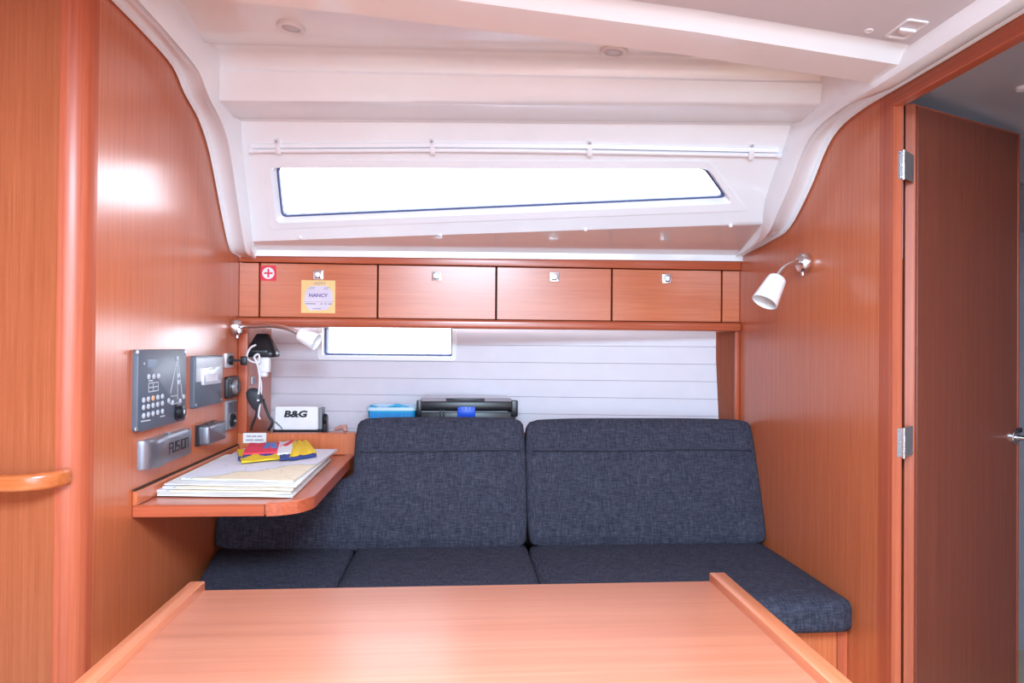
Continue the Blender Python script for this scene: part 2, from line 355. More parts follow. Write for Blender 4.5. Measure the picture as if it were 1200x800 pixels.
up = [F0, Fl, mixl(Fl, Gl, .08, V((0, 0, -.004))), mixl(Fl, Gl, .9), Gl, mixl(Gl, Hl, .12, V((0, -.002, 0))), mixl(Gl, Hl, .5), mixl(Gl, Hl, .85), Hl, mixl(Hl, Il, .04, V((0, .006, .006))), mixl(Hl, Il, .2, V((0, .010, .022))), mixl(Hl, Il, .45, V((0, .004, .030))), mixl(Hl, Il, .75, V((0, 0, .020))), Il, mixl(Il, Jl, .4, V((0, 0, .002))), Jl]
Zc0, Zc1 = Jl[0].z, Jl[1].z
up += [(V((XL-.03, .5, Zc0+.004)), V((XR+.005, .5, Zc1+.004)))]
grid(bm, [row(l) for l in up])
def S(u, v): return Bl[0].lerp(Bl[1], u).lerp(F0[0].lerp(F0[1], u), v)
def proj(p):
    d = p-EYE; z = d.dot(FWD); return V((600+FPX*d.dot(RT)/z, 400-FPX*d.dot(UP)/z))
def onS(x, y):
    u, v = .5, .5
    for _ in range(12):
        p = proj(S(u, v)); pu = (proj(S(u+.001, v))-p)/.001; pv = (proj(S(u, v+.001))-p)/.001
        e = V((x, y))-p; det = pu.x*pv.y-pv.x*pu.y
        u += (e.x*pv.y-pv.x*e.y)/det; v += (pu.x*e.y-e.x*pu.y)/det
    return V((u, v))
nS = (Bl[1]-Bl[0]).cross(F0[0]-Bl[0]).normalized()
if nS.y > 0: nS = -nS                                  # points into the cabin
hole = [onS(324.5, 261), onS(858.5, 238), onS(830, 198), onS(317, 196.5)]
outer = [V((0, 0)), V((1, 0)), V((1, 1)), V((0, 1))]
for k in range(4):
    a, b, c, d = outer[k], outer[(k+1) % 4], hole[(k+1) % 4], hole[k]
    grid(bm, [[S(*(a.lerp(b, t/24)).lerp(d.lerp(c, t/24), s/6)) for t in range(25)] for s in range(7)])
bmesh.ops.remove_doubles(bm, verts=bm.verts, dist=.0004)
ceil = ob('ceiling', bm, gel, smooth=38, label='glossy white moulded headliner stepping down to the lockers', cat='ceiling', kind='structure')
# diagonal beam under the headliner and the nearer deck panel
def Lx(pts): return [at(*p[:2], Y=p[2]) for p in pts]
low = Lx([(259, 0, 1.417), (400, 15, 1.434), (800, 64, 1.475), (1020, 97, 1.50)])
low = [low[0]+(low[0]-low[1])*.95]+low+[low[-1]+(low[-1]-low[-2])*.06]
fas = [V((p.x, p.y-.115+.012*max(0, (p.x+.4)), p.z+.001)) for p in low]
bm = bmesh.new()
rows = [[p+V((0, .02, .14)) for p in low], [p+V((0, .004, .004)) for p in low], low, [l.lerp(f, .9) for l, f in zip(low, fas)], fas,
        [p+V((0, -.008, .005)) for p in fas], [p+V((0, -.022, .015)) for p in fas], [p+V((0, -.036, .021)) for p in fas], [p+V((0, -.046, .022)) for p in fas]]
grid(bm, rows)
ob('trim_4', bm, gel, smooth=30, label='white moulded deck beam crossing the headliner on a slant', cat='trim', kind='structure')
bm = bmesh.new(); e0 = [p+V((0, -.045, .0222)) for p in fas]
grid(bm, [e0, [V((p.x, .55, p.z+.004)) for p in e0], [V((p.x, .55, p.z+.03)) for p in e0], [V((p.x, p.y, p.z+.03)) for p in e0]])
box(bm, (-2.2, -1.65, 1.90), (2.6, .56, 1.94)); box(bm, (-2.2, .5, 1.93), (-.75, 1.6, 1.97)); box(bm, (-2.2, .50, 1.79), (2.6, .552, 2.05))
ob('ceiling_near', bm, ceil_mat, smooth=30, label='matt grey-white deckhead panel with the recessed vent', cat='ceiling', kind='structure')
# side mouldings swept along the bulkhead tops
def moulding(path, xw, sgn, name, label, off=0):
    secB = [(-.002, -.02), (0, .0), (.006, .006), (.014, .004), (.017, -.003), (.028, -.002), (.066, .024), (.095, .036), (.125, .038), (.148, .034), (.160, .012), (.168, -.03)]
    sec = [(-.002, -.02), (0, .0), (.006, .006), (.014, .004), (.017, -.004), (.022, -.004), (.074, .004), (.082, .015), (.088, .017), (.095, .010), (.116, -.036), (.150, -.11)]
    rows = []
    n = len(path)
    for i, p in enumerate(path):
        t = (path[min(i+1, n-1)]-path[max(i-1, 0)]).normalized(); N = V((t.y, -t.x))
        if N.y > 0 and abs(N.y) > abs(N.x): N = -N
        if N.x > 0 and abs(N.x) >= abs(N.y): N = -N
        rr = []
        w = 1.0
        if sgn > 0: w = .72+.28*min(1, max(0, (p.x-1.45)/.2))
        else: w = .85
        tb_ = min(1, max(0, (1.66-p.x)/.16)) if sgn < 0 else 0
        if sgn < 0: w = .9-.6*min(1, max(0, (p.x-2.05)/.40))
        else: w = .85-.22*min(1, max(0, (p.x-2.15)/.3))
        for (ua, ha), (ub, hb) in zip(sec, secB):
            u, h = (ua+(ub-ua)*tb_)*(1-.2*tb_), ha+(hb-ha)*tb_
            if h > 0: h *= 1-.8*min(1, max(0, (p.x-2.3)/.15))
            q = p+N*h; rr.append(V((xw+sgn*(u*w+off), q.x, q.y)))
        rows.append(rr)
    bm = bmesh.new(); grid(bm, rows)
    return ob(name, bm, gel, smooth=50, label=label, cat='trim', kind='structure')
moulding(Ls, XL, 1, 'trim_5', 'white curved moulding along the top of the left bulkhead')
moulding(Rs, XR, -1, 'trim_6', 'white curved moulding along the top of the right bulkhead')

# ------------------------------------------------------------------ large coachroof window
win = empty('window_1', S(.5, .4), 'long tapered coachroof window above the lockers', 'window', kind='structure')
hp = [S(*h) for h in hole]
def inset_poly(pts, d):
    n = len(pts); out = []
    c = sum(pts, V((0, 0, 0)))/n; nrm = (pts[1]-pts[0]).cross(pts[2]-pts[0]).normalized()
    for i in range(n):
        a, b, e = pts[i-1], pts[i], pts[(i+1) % n]
        n1 = nrm.cross((b-a).normalized()); n2 = nrm.cross((e-b).normalized())
        m = (n1+n2); m = m/max(.2, m.dot(n1)); out.append(b+m*d)
    return out
def inset_edges(pts, ds):
    n = len(pts); nrm = (pts[1]-pts[0]).cross(pts[2]-pts[0]).normalized(); out = []
    for i in range(n):
        b = pts[i]; e0_ = (b-pts[i-1]).normalized(); e1_ = (pts[(i+1) % n]-b).normalized(); d0, d1 = ds[i-1], ds[i]
        n0, n1 = nrm.cross(e0_), nrm.cross(e1_); c_ = n0.dot(n1); den = 1-c_*c_
        out.append(b+n0*((d0-d1*c_)/den)+n1*((d1-d0*c_)/den))
    return out
def roundpoly(pts, r, k=4):
    n = len(pts); out = []
    for i in range(n):
        a, b, e = pts[i-1], pts[i], pts[(i+1) % n]
        p0 = b+(a-b).normalized()*r; p2 = b+(e-b).normalized()*r
        for s in range(k+1):
            t = s/k; out.append(p0*(1-t)**2+b*2*t*(1-t)+p2*t*t)
    return out
def ring(bm, a, b):
    va = [bm.verts.new(p) for p in a]; vb = [bm.verts.new(p) for p in b]; n = len(a)
    for k in range(n): bm.faces.new((va[k], va[(k+1) % n], vb[(k+1) % n], vb[k]))
fo = [S(*onS(*p)) for p in ((317, 268.5), (877, 247), (831, 188), (308, 187))]
bm = bmesh.new(); a = roundpoly(fo, .02); b = roundpoly(hp, .02)
ring(bm, [p-nS*.004 for p in a], [p+nS*.003 for p in roundpoly(inset_poly(fo, .0015), .02)]); ring(bm, [p+nS*.003 for p in roundpoly(inset_poly(fo, .0015), .02)], [p+nS*.003 for p in roundpoly(inset_poly(hp, -.001), .02)])
ring(bm, [p+nS*.003 for p in roundpoly(inset_poly(hp, -.001), .02)], [p-nS*.002 for p in b])
ring(bm, b, [p-nS*.022 for p in roundpoly(inset_edges(hp, [.013, .005, .0005, .011]), .02)])
bmesh.ops.remove_doubles(bm, verts=bm.verts, dist=.00005)
ob('window_frame', bm, gel_flat, win, smooth=40)

ED = [.014, .006, .001, .012]
g0 = inset_edges(hp, ED); g1 = inset_edges(hp, [d+.0055 for d in ED])
bm = bmesh.new(); G0 = [p-nS*.020 for p in roundpoly(g0, .02)]; G1 = [p-nS*.020 for p in roundpoly(g1, .018)]; G2 = [p-nS*.034 for p in roundpoly(g1, .018)]
ring(bm, [p-nS*.03 for p in roundpoly(inset_poly(hp, -.004), .02)], G0); ring(bm, G0, G1); ring(bm, G1, G2)
ob('gasket', bm, rubber, win, smooth=40, label='dark blue rubber gasket')
bm = bmesh.new(); pa = [p-nS*.032 for p in inset_poly(hp, .004)]; prism(bm, pa, -nS*.006)
ob('pane', bm, glass_m, win)

# ------------------------------------------------------------------ curtain track, clips and screws on the headliner
tr = [S(*onS(x, y))+nS*.008 for x, y in ((296, 176), (400, 175.5), (508, 175), (600, 175.5), (691, 177), (800, 179), (880, 180.5), (911, 181))]
track = empty('curtain_track', tr[0], 'thin white curtain track running above the long window', 'curtain track')
ob('rail', TU(tr, .0075, n=8), gel_flat, track, smooth=60)
st = [S(*onS(x, y)) for x, y in ((294, 168.5), (508, 167), (691, 168.5), (912, 173))]
bm = bmesh.new(); grid(bm, [[p+nS*.0005 for p in st], [p+nS*.006 for p in st], [p+nS*.006+V((0, .002, -.012)) for p in st], [p+V((0, .002, -.012)) for p in st]])
ob('backing_strip', bm, gel_flat, track, smooth=20)
for e_ in (tr[0], tr[-1]): ob('end_cap', TU([e_+V((-.006, 0, 0)), e_+V((.006, 0, 0))], .0095, n=8), gel_flat, track, smooth=60)
clips = [(328, 175, 'white track clip nearest the left bulkhead'), (508, 175, 'white track clip, second from the left'), (691, 177, 'white track clip above the window centre, third from the left'), (879, 180.5, 'white track clip at the right end of the track')]
tX = (Bl[1]-Bl[0]).normalized(); tU = nS.cross(tX).normalized()
if tU.z < 0: tU = -tU
for i, (x, y, lb) in enumerate(clips):
    p = S(*onS(x, y)); m = frame(p, tX, tU, nS)
    if i == 0:
        c0 = empty('track_clip', p, lb, 'clip', 'clips of the curtain track')
        bm = bmesh.new(); box(bm, (-.008, -.012, .014), (.008, .014, .018), m=m, bev=.001); box(bm, (-.007, .012, .0), (.007, .034, .010), m=m, bev=.001); ob('bracket', bm, whitep, c0, smooth=40)
        ob('screw', LA([(.0045, 0), (.0045, .012), (.003, .0135), (0, .0138)], m @ Matrix.Translation((0, .028, 0)), n=10), steel, c0, smooth=50, label='dark screw head')
    else:
        c = copy_tree(c0); c.location = p; c['label'] = lb
for i, (x, y, lb) in enumerate([(352, 278, 'small white screw cap under the window, leftmost'), (516, 275.5, 'small white screw cap under the window, second from left'), (686, 269, 'small white screw cap under the window, third from left'), (856, 264.5, 'small white screw cap under the window, rightmost')]):
    p = S(*onS(x, y)); ob('screw_cap', LA([(.0065, 0), (.0065, .003), (.004, .006), (0, .007)], frame(p, tX, tU, nS), n=12), gel_flat, smooth=60, label=lb, cat='screw cap', group='screw caps below the long window')

# ceiling downlights
def downlight(x, y, Y, lb):
    # found on the headliner between lines I and J
    lo, hi = 1.2, 2.2
    for _ in range(40):
        Yt = (lo+hi)/2; p = at(x, y, Y=Yt); u = (p.x-Il[0].x)/(Il[1].x-Il[0].x)
        zi = Il[0].lerp(Il[1], u); zj = Jl[0].lerp(Jl[1], u)
        t = (p.y-zi.y)/(zj.y-zi.y); zc = zi.z+(zj.z-zi.z)*min(1.2, max(-.3, t))
        if p.z > zc: hi = Yt
        else: lo = Yt
    p = at(x, y, Y=(lo+hi)/2); m = frame(p, (1, 0, -.09), (0, -1, 0), (0, 0, -1))
    t = empty('ceiling_light', p, lb, 'light', 'round ceiling lights')
    ob('bezel', LA([(.035, -.008), (.035, .003), (.032, .006), (.024, .0055), (.022, .0025)], m, n=32), whitep, t, smooth=40)
    ob('lens', LA([(.0225, .001), (.021, .0035), (.012, .0045), (0, .005)], m, n=24), lens, t, smooth=60, label='frosted grey lens')
downlight(341, 32, 1.78, 'round ceiling light at the upper left of the headliner')
downlight(719, 60, 1.70, 'round ceiling light half hidden by the slanted deck beam')
# vent and plug on the near deck panel
pz = e0[-2]
def onnear(x, y):
    lo, hi = .8, 1.6
    for _ in range(40):
        Yt = (lo+hi)/2; p = at(x, y, Y=Yt); X = p.x
        for a, b in zip(e0, e0[1:]):
            if a.x <= X <= b.x: break
        z = a.z+(b.z-a.z)*(X-a.x)/(b.x-a.x)
        if p.z > z: hi = Yt
        else: lo = Yt
    return p
pv = onnear(1062, 34); m = frame(pv, (1, 0, -.09), (0, -1, 0), (0, 0, -1))
vt = empty('deck_vent', pv, 'white rectangular recessed latch vent in the near deckhead', 'vent')
bm = bmesh.new(); o1 = rrect(.046, .078, .006); i1 = rrect(.038, .066, .005)
ring(bm, [m @ V((x, y, 0)) for x, y in o1], [m @ V((x*.96, y*.97, .003)) for x, y in o1]); ring(bm, [m @ V((x*.96, y*.97, .003)) for x, y in o1], [m @ V((x, y, .003)) for x, y in i1]); ring(bm, [m @ V((x, y, .003)) for x, y in i1], [m @ V((x*.9, y*.9, .001)) for x, y in i1])
ob('frame', bm, whitep, vt, smooth=30)
bm = bmesh.new(); prism(bm, [m @ V((x*.9, y*.9, .0005)) for x, y in i1], m.to_3x3() @ V((0, 0, .0008))); ob('recess_floor', bm, ceil_mat, vt)
bm = bmesh.new(); arcp = [(.017*math.cos(a), .017*math.sin(a)-.006) for a in [math.radians(10*k) for k in range(19)]]
prism(bm, [m @ V((x, -y, .001)) for x, y in arcp], m.to_3x3() @ V((0, 0, .006)), bev=.001); ob('flap', bm, whitep, vt, smooth=40)
pp = onnear(1018, 36); ob('ceiling_plug', LA([(.009, -.001), (.009, .001), (.006, .002), (.005, .001), (0, .001)], frame(pp, (1, 0, -.09), (0, -1, 0), (0, 0, -1)), n=20), whitep, smooth=40, label='small round white plug beside the deckhead vent', cat='plug')

# ------------------------------------------------------------------ hull lining behind the settee, with the small window
hb0, hb1 = V((XL, 2.85, 0)), V((XR, 2.60, 0))
def onH(x, y):
    v = RT*((x-600)/FPX)-UP*((y-400)/FPX)+FWD; d = (hb1-hb0); n = V((-d.y, d.x, 0)); t = (hb0-EYE).dot(n)/v.dot(n); return EYE+v*t
dH = (hb1-hb0).normalized(); nH = V((dH.y, -dH.x, 0)); lenH = (hb1-hb0).length
wl, wr = (onH(378, 400)-hb0).dot(dH), (onH(530, 400)-hb0).dot(dH); wz0, wz1 = onH(400, 416.5).z, onH(400, 385.5).z+.012
mh = frame(hb0, dH, -nH, (0, 0, 1))       # local x along hull, y outward, z up
wb = empty('wall_back', hb0, 'white lining boards of the hull side behind the settee', 'wall', kind='structure')
zs = [.72, .801, .869, .937, 1.005, 1.073, 1.141, 1.209, 1.30]
for z0, z1 in zip(zs, zs[1:]):
    sp = [(0, lenH)] if z1 <= wz0 or z0 >= wz1 else [(0, wl-.001), (wr+.001, lenH)]
    for a, b in sp: ob('board', B((a, 0, z0+.0004), (b, .012, z1-.0004), bev=.0009, seg=1, m=mh), hull_board, wb)
    if len(sp) == 2:
        if z0 < wz0 < z1: ob('board', B((wl, 0, z0+.0012), (wr, .012, wz0), m=mh), hull_board, wb)
        if z0 < wz1 < z1: ob('board', B((wl, 0, wz1), (wr, .012, z1-.0012), m=mh), hull_board, wb)
# backing shell with the window opening
bm = bmesh.new()
for x0, x1, z0, z1 in ((0, lenH, .0, wz0), (0, lenH, wz1, 1.6), (0, wl, wz0, wz1), (wr, lenH, wz0, wz1)): box(bm, (x0, .013, z0), (x1, .03, z1), m=mh)
ob('backing', bm, hull_board, wb)
w2 = empty('window_2', mh @ V(((wl+wr)/2, 0, wz0)), 'small rectangular hull window under the left lockers', 'window', kind='structure')
cx, cz = (wl+wr)/2, (wz0+wz1)/2; WW, WH = wr-wl, wz1-wz0
mw = mh @ Matrix(((1, 0, 0, cx), (0, 0, -1, 0), (0, 1, 0, cz), (0, 0, 0, 1)))   # local x right, y up, z into cabin
def rg(w, h, r, z): return [mw @ V((x, y, z)) for x, y in rrect(w, h, r)]
bm = bmesh.new(); a = rg(WW+.038, WH+.036, .012, 0); b = rg(WW+.036, WH+.034, .012, .005); c = rg(WW, WH, .008, .005); d = rg(WW-.004, WH-.004, .008, -.03)
ring(bm, a, b); ring(bm, b, c); ring(bm, c, d); ob('window_frame', bm, gel_flat, w2, smooth=30)
bm = bmesh.new(); ring(bm, rg(WW-.002, WH-.002, .008, -.020), rg(WW-.018, WH-.016, .006, -.022)); ring(bm, rg(WW-.018, WH-.016, .006, -.022), rg(WW-.022, WH-.020, .006, -.045)); ring(bm, rg(WW-.002, WH-.002, .008, -.045), rg(WW-.002, WH-.002, .008, -.020)); ob('gasket', bm, rubber, w2, label='dark rubber gasket')
bm = bmesh.new(); prism(bm, rg(WW-.01, WH-.01, .006, -.036), mw.to_3x3() @ V((0, 0, -.005))); ob('pane', bm, glass_m, w2)

# ------------------------------------------------------------------ overhead lockers
zt = 1.449; lk = empty('overhead_locker', (XL+.9, YF, 1.19), 'long overhead locker with four flap doors above the settee', 'cabinet')
def zr(x, y): return at(x, y, Y=YF).z
zb0 = at(560, 385, Y=YF-.012).z; zd0 = zr(560, 374.5)+.002; zd1 = zr(560, 312.5); x0, x1 = XL+.001, XR-.001
ztop = 1.461
ob('top_rail', B((x0, YF-.012, zd1+.003), (x1, YF+.02, ztop), bev=.002), solid_x, lk, smooth=40)
ob('bottom_rail', B((x0, YF-.022, zb0), (x1, YF+.02, zd0-.003), bev=.008, seg=3), solid_x, lk, smooth=50)
ob('carcass', P([V((x0, YF+.0225, zb0+.004)), V((x1, YF+.0225, zb0+.004)), V((x1, 2.585, zb0+.004)), V((x0, 2.835, zb0+.004))], (0, 0, .013)), wood_x, lk, label='veneered locker bottom')
ob('backing', B((x0, YF+.0205, zd0-.03), (x1, YF+.022, ztop)), dark_void, lk)
def lx(x): return at(x, 345, Y=YF-.001).x
def latch(px, py, par):
    p = at(px, py, Y=YF-.002); m = frame(p, (1, 0, 0), (0, 0, 1), (0, -1, 0))
    f = ob('latch', plate(m, .036, .034, .005, r=.003, bev=.0015), chrome, par, smooth=40, label='chrome push latch')
    bm = bmesh.new(); lathe(bm, [(.0125, .0045), (.0125, .009), (.010, .0105), (.009, .007), (0, .007)], m @ Matrix.Translation((-.001, .001, 0)), n=20); ob('latch_button', bm, chrome, f, smooth=40)
    ob('latch_slot', B((-.009, -.013, .005), (.009, -.009, .0058), m=m), blk, f)
doors = [(305, 441.5), (443.5, 580.5), (582.5, 716), (718, 845)]
lat = [(373, 322), (512, 323.5), (649.5, 324.5), (781.5, 326.5)]
lbl = ['locker door with the yellow notice', None, None, None]
for (a, b), l in zip(doors, lat):
    d = ob('door', B((lx(a), YF, zd0), (lx(b), YF+.018, zd1), bev=.0012, seg=1), wood_x, lk); latch(*l, d)
ob('filler_panel', B((x0, YF, zd0), (lx(303), YF+.018, zd1), bev=.001, seg=1), wood_x, lk)
ob('filler_panel', B((lx(847), YF, zd0), (x1, YF+.018, zd1), bev=.001, seg=1), wood_x, lk)
# stickers on the lockers
p = at(314.5, 320, Y=YF-.0004); m = frame(p, (1, 0, 0), (0, 0, 1), (0, -1, 0))
s = empty('first_aid_sticker', p, 'small red sticker with white disc and cross on the locker', 'sticker')
ob('backing', plate(m, .056, .054, .0004, r=.004), red, s, label='red backing'); ob('disc', LA([(.021, .0003), (.021, .0009), (0, .0009)], m, n=28), whitep, s, label='white disc')
bm = bmesh.new(); box(bm, (-.015, -.003, .0009), (.015, .003, .0013), m=m); box(bm, (-.003, -.015, .00092), (.003, .015, .00132), m=m); ob('cross', bm, red, s, label='red cross')
p = at(373, 347.5, Y=YF-.0004); m = frame(p, (1, 0, 0), (0, 0, 1), (0, -1, 0))
nt_ = empty('notice_card', p, 'square yellow and lilac notice card on the left locker door', 'notice')
yp = plain('pale_yellow_paper', (.82, .56, .22), .5, var=.05); lp = plain('lilac_print', (.66, .58, .68), .5, var=.08); gp = plain('grey_print', (.33, .27, .32), .6)
ob('sheet', plate(m, .120, .118, .0005, r=.001), yp, nt_)
ob('printed_figure', P([m @ V(c) for c in ((-.045, .02, .0006), (-.03, .038, .0006), (.03, .04, .0006), (.05, .02, .0006), (.052, -.02, .0006), (.03, -.048, .0006), (-.03, -.05, .0006), (-.05, -.022, .0006))], m.to_3x3() @ V((0, 0, .0002))), lp, nt_, label='pale lilac printed shape')
text('lettering', 'NANCY', .017, m @ Matrix.Translation((0, .004, .001)), purple, nt_, ext=.0001, bold=.0004, sx=1.1)
text('lettering', 'CITY', .0125, m @ Matrix.Translation((.008, .047, .001)), gp, nt_, ext=.0001, bold=.0003, sx=1.3)
bm = bmesh.new()
for (a, b, z, w) in ((-.03, -.01, .033, .002), (-.035, -.015, .028, .002), (.02, .04, .033, .002), (.018, .035, .028, .002), (-.05, .055, -.0185, .0012), (-.045, -.008, -.026, .004), (.008, .016, -.026, .004), (.022, .03, -.026, .004), (.035, .048, -.026, .004), (-.02, .01, -.043, .0025), (-.018, -.004, .047, .002)):
    box(bm, (a, z-w/2, .0008), (b, z+w/2, .0011), m=m)
ob('print_lines', bm, gp, nt_)

# ------------------------------------------------------------------ shelf niche behind the settee
zsh = at(345, 507, Y=YF).z; zsf = zsh-.0295
nc = empty('side_shelf', (XL+.05, YF, zsh-.02), 'long wooden shelf niche behind the settee with veneer ends', 'shelf')
ob('shelf_board', P([V((x0, YF+.012, zsh-.044)), V((x1, YF+.012, zsh-.044)), V((x1, 2.59, zsh-.044)), V((x0, 2.835, zsh-.044))], (0, 0, .014)), wood_x, nc)
ob('front_board', B((x0, YF, .45), (x1, YF+.012, zsh), bev=.001, seg=1), wood_z, nc)
xs = at(290, 450, Y=YF).x; xs2 = at(861, 450, Y=YF).x
ob('edge_strip', B((x0, YF-.004, zsh+.001), (xs, YF+.014, zb0-.001), bev=.002), solid_z, nc, smooth=40)
ob('side_panel', P([V((xs-.02, YF+.015, zsf)), V((xs, YF+.015, zsf)), V((at(318, 450, Y=2.84).x, 2.835, zsf)), V((xs-.02, 2.835, zsf))], (0, 0, zb0-zsf)), wood_z, nc)
ob('edge_strip', B((xs2, YF-.004, zsh+.001), (x1, YF+.014, zb0-.001), bev=.002), solid_z, nc, smooth=40)
q0 = at(834, 390, Y=2.62); q1 = at(838.5, 490, Y=2.62)
bm = bmesh.new(); grid(bm, [[V((xs2+.003, YF+.015, zsf)), V((q1.x+.002, 2.64, zsf))], [V((xs2+.003, YF+.01, zb0)), V((q0.x, 2.64, zb0))]])
bmesh.ops.solidify(bm, geom=bm.faces[:], thickness=-.01); ob('side_panel', bm, wood_z, nc)

# ------------------------------------------------------------------ settee
SBY0, SBZ0 = 2.24, .480        # foot of the backrest face
SBY1, SBZ1 = 2.385, .886
tilt = math.atan2(SBY1-SBY0, SBZ1-SBZ0); hgt = math.hypot(SBY1-SBY0, SBZ1-SBZ0)
def brot(p):                   # local: x, depth(y from 0), height(z from 0)
    return V((p.x, SBY0+p.y*math.cos(tilt)+p.z*math.sin(tilt), SBZ0+p.z*math.cos(tilt)-p.y*math.sin(tilt)))
xm = at(617.5, 560, Y=2.31).x; xa = at(415, 560, Y=2.31).x
TB = .095
ba = empty('back_cushion', brot(V((0, 0, 0))), 'navy back cushion left of centre, notched under the chart table', 'cushion', 'settee back cushions')
# L shaped block
bm = bmesh.new(); n = 4
Lz = .215
xl = XL+.012; xr_ = xm-.009
def lblock():
    bm = cushion(xa, xr_, 0, TB, 0, hgt, r=.022, puff=.010, n=22)
    # left tongue: pull the lower left side out to the bulkhead
    for v in bm.verts:
        p = v.co
        if p.x < xa+.13:
            zt_ = p.z
            k = max(0, min(1, (xa+.13-p.x)/.13))
            s = 1/(1+math.exp((zt_-Lz)/.004)) if True else 0
            p.x = p.x+(xl-xa)*k*s
    for v in bm.verts: v.co = brot(v.co)
    return bm
ob('cover', lblock(), fab, ba, smooth=60)
zsm = hgt*.725
def seam(xa_, xb_, par):
    def py(x):                                         # follow the puffed face
        t = (x-xa_)/(xb_-xa_)*2-1; return -.010*max(0, 1-abs(t)**4)*.9-.0006
    pts = [brot(V((x, py(x), zsm+.002*math.sin(9*x)))) for x in [xa_+.012+(xb_-xa_-.024)*k/24 for k in range(25)]]
    ob('seam', TU(pts, .0022, n=6), seam_m, par, smooth=60, label='dark stitched seam')
    ob('seam_fold', TU([p+V((0, .0002, .0035)) for p in pts], .0026, n=6), fab, par, smooth=60)
seam(xa, xr_, ba)
bb = empty('back_cushion', brot(V((.6, 0, 0))), 'wider navy back cushion on the right by the lamp bulkhead', 'cushion', 'settee back cushions')
xb0, xb1 = xm+.009, XR-.006
ob('cover', cushion(xb0, xb1, 0, TB, 0, hgt-.004, r=.022, puff=.010, n=22, rot=brot), fab, bb, smooth=60); seam(xb0, xb1, bb)
ZS = .482; X1, X2 = -.392, .252
YS0, YS1 = 1.745, 2.30
X1 = at(405, 660, Z=ZS).x; X2 = at(627, 660, Z=ZS).x
ob('seat_cushion', cushion(XL+.006, X1-.005, YS0, YS1, ZS-.098, ZS-.006, r=.020, puff=.005, n=20, shear=.17), fab, smooth=60, label='navy seat cushion at the left end, under the chart table', cat='cushion', group='settee seat cushions')
ob('seat_cushion', cushion(X1+.005, X2-.005, YS0, YS1, ZS-.098, ZS-.006, r=.020, puff=.005, n=20), fab, smooth=60, label='middle navy seat cushion of the settee', cat='cushion', group='settee seat cushions')
ob('seat_cushion', cushion(X2+.005, XR-.006, YS0-.02, YS1, ZS-.098, ZS-.006, r=.026, puff=.006, n=20), fab, smooth=60, label='long navy seat cushion at the right end by the bulkhead', cat='cushion', group='settee seat cushions')
sb = empty('settee_base', (0, 1.8, 0), 'wooden settee base under the navy seat cushions', 'bench')
ob('front_panel', B((XL+.002, YS0+.03, 0), (XR-.03, YS0+.048, ZS-.106)), wood_z, sb); ob('seat_board', B((XL+.002, YS0+.049, ZS-.120), (XR-.002, YF-.002, ZS-.106)), wood_x, sb)
ob('corner_strip', B((XR-.029, YS0+.026, 0), (XR-.001, YS0+.048, ZS-.106), bev=.002), solid_z, sb)

# ------------------------------------------------------------------ chart table (bracketed on the left bulkhead)
zk = at(155, 592, X=XL).z; zk0 = at(155, 606, X=XL).z; yk = at(154.5, 592, X=XL).y; zup = at(154.5, 575, X=XL).z
xk = at(352, 592, Y=yk).x; r_ = .10
xe1 = at(414, 530, Z=zk).x; xe0 = at(413, 553, Z=zk).x
ct = empty('chart_table', (XL+.2, 2.0, zk0), 'wooden chart table fixed to the left bulkhead with rounded corner', 'table')
xe = -.372
cor = [V((xe-r_+r_*math.sin(a), yk+r_-r_*math.cos(a), 0)) for a in [math.radians(9*k) for k in range(11)]]
def outl(ins, z): 
    e = xe-ins; rr = r_-ins; y_ = yk+ins
    return [V((XL+.001, y_, z))]+[V((e-rr+rr*math.sin(a), y_+rr-rr*math.cos(a), z)) for a in [math.radians(9*k) for k in range(11)]]+[V((e, YF-.002, z)), V((XL+.001, YF-.002, z))]
ob('table_top', P(outl(.012, zk0+.002), (0, 0, zk-zk0-.004)), desk_y, ct)
# solid edging: front strip and the curved right strip standing slightly proud
bm = bmesh.new(); xs_ = xe-r_-.004
box(bm, (XL+.001, yk, zk0), (xs_-.0008, yk+.0118, zk), bev=.0015, seg=1); ob('front_edge', bm, solid_x, ct)
def strip(ins0, ins1, z0, z1):
    bm = bmesh.new()
    o = outl(ins0, 0)[1:-1]; i = outl(ins1, 0)[1:-1]
    c = [(ins0, z0), (ins0, z1-.002), (ins0+.002, z1), (ins1-.003, z1), (ins1, z1-.003), (ins1, z0)]
    rows = [[V((p.x, p.y, z)) for p in outl(s, 0)[1:-1]] for s, z in c]; rows.append(rows[0]); grid(bm, rows)
    bmesh.ops.remove_doubles(bm, verts=bm.verts, dist=1e-5); bmesh.ops.holes_fill(bm, edges=[e for e in bm.edges if e.is_boundary]); return bm
ob('curved_edge', strip(0, .034, zk0, zk+.003), solid_y, ct, smooth=40)
ob('side_upstand', B((XL+.001, yk, zk+.0005), (XL+.012, YF-.003, zup-.002), bev=.001, seg=1), wood_y, ct)
ob('back_upstand', B((XL+.013, YF-.016, zk+.0005), (xe-.001, YF-.002, zsh-.002), bev=.001, seg=1), wood_z, ct)
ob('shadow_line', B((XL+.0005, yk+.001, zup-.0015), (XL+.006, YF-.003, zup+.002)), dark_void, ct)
# small printed label on the upstand
p = at(298.5, 513, Y=YF-.0165); m = frame(p, (1, 0, 0), (0, 0, 1), (0, -1, 0))
lb = empty('small_label', p, 'small white two-line label above the chart table', 'label'); ob('sheet', plate(m, .080, .036, .0004, r=.001), paper, lb)
bm = bmesh.new()
for z, a, b in ((.006, -.028, -.012), (.006, -.009, .006), (.006, .009, .026), (-.007, -.030, -.004), (-.007, .0, .03)): box(bm, (a, z-.0022, .0004), (b, z+.0022, .0007), m=m)
ob('print_lines', bm, gp, lb)

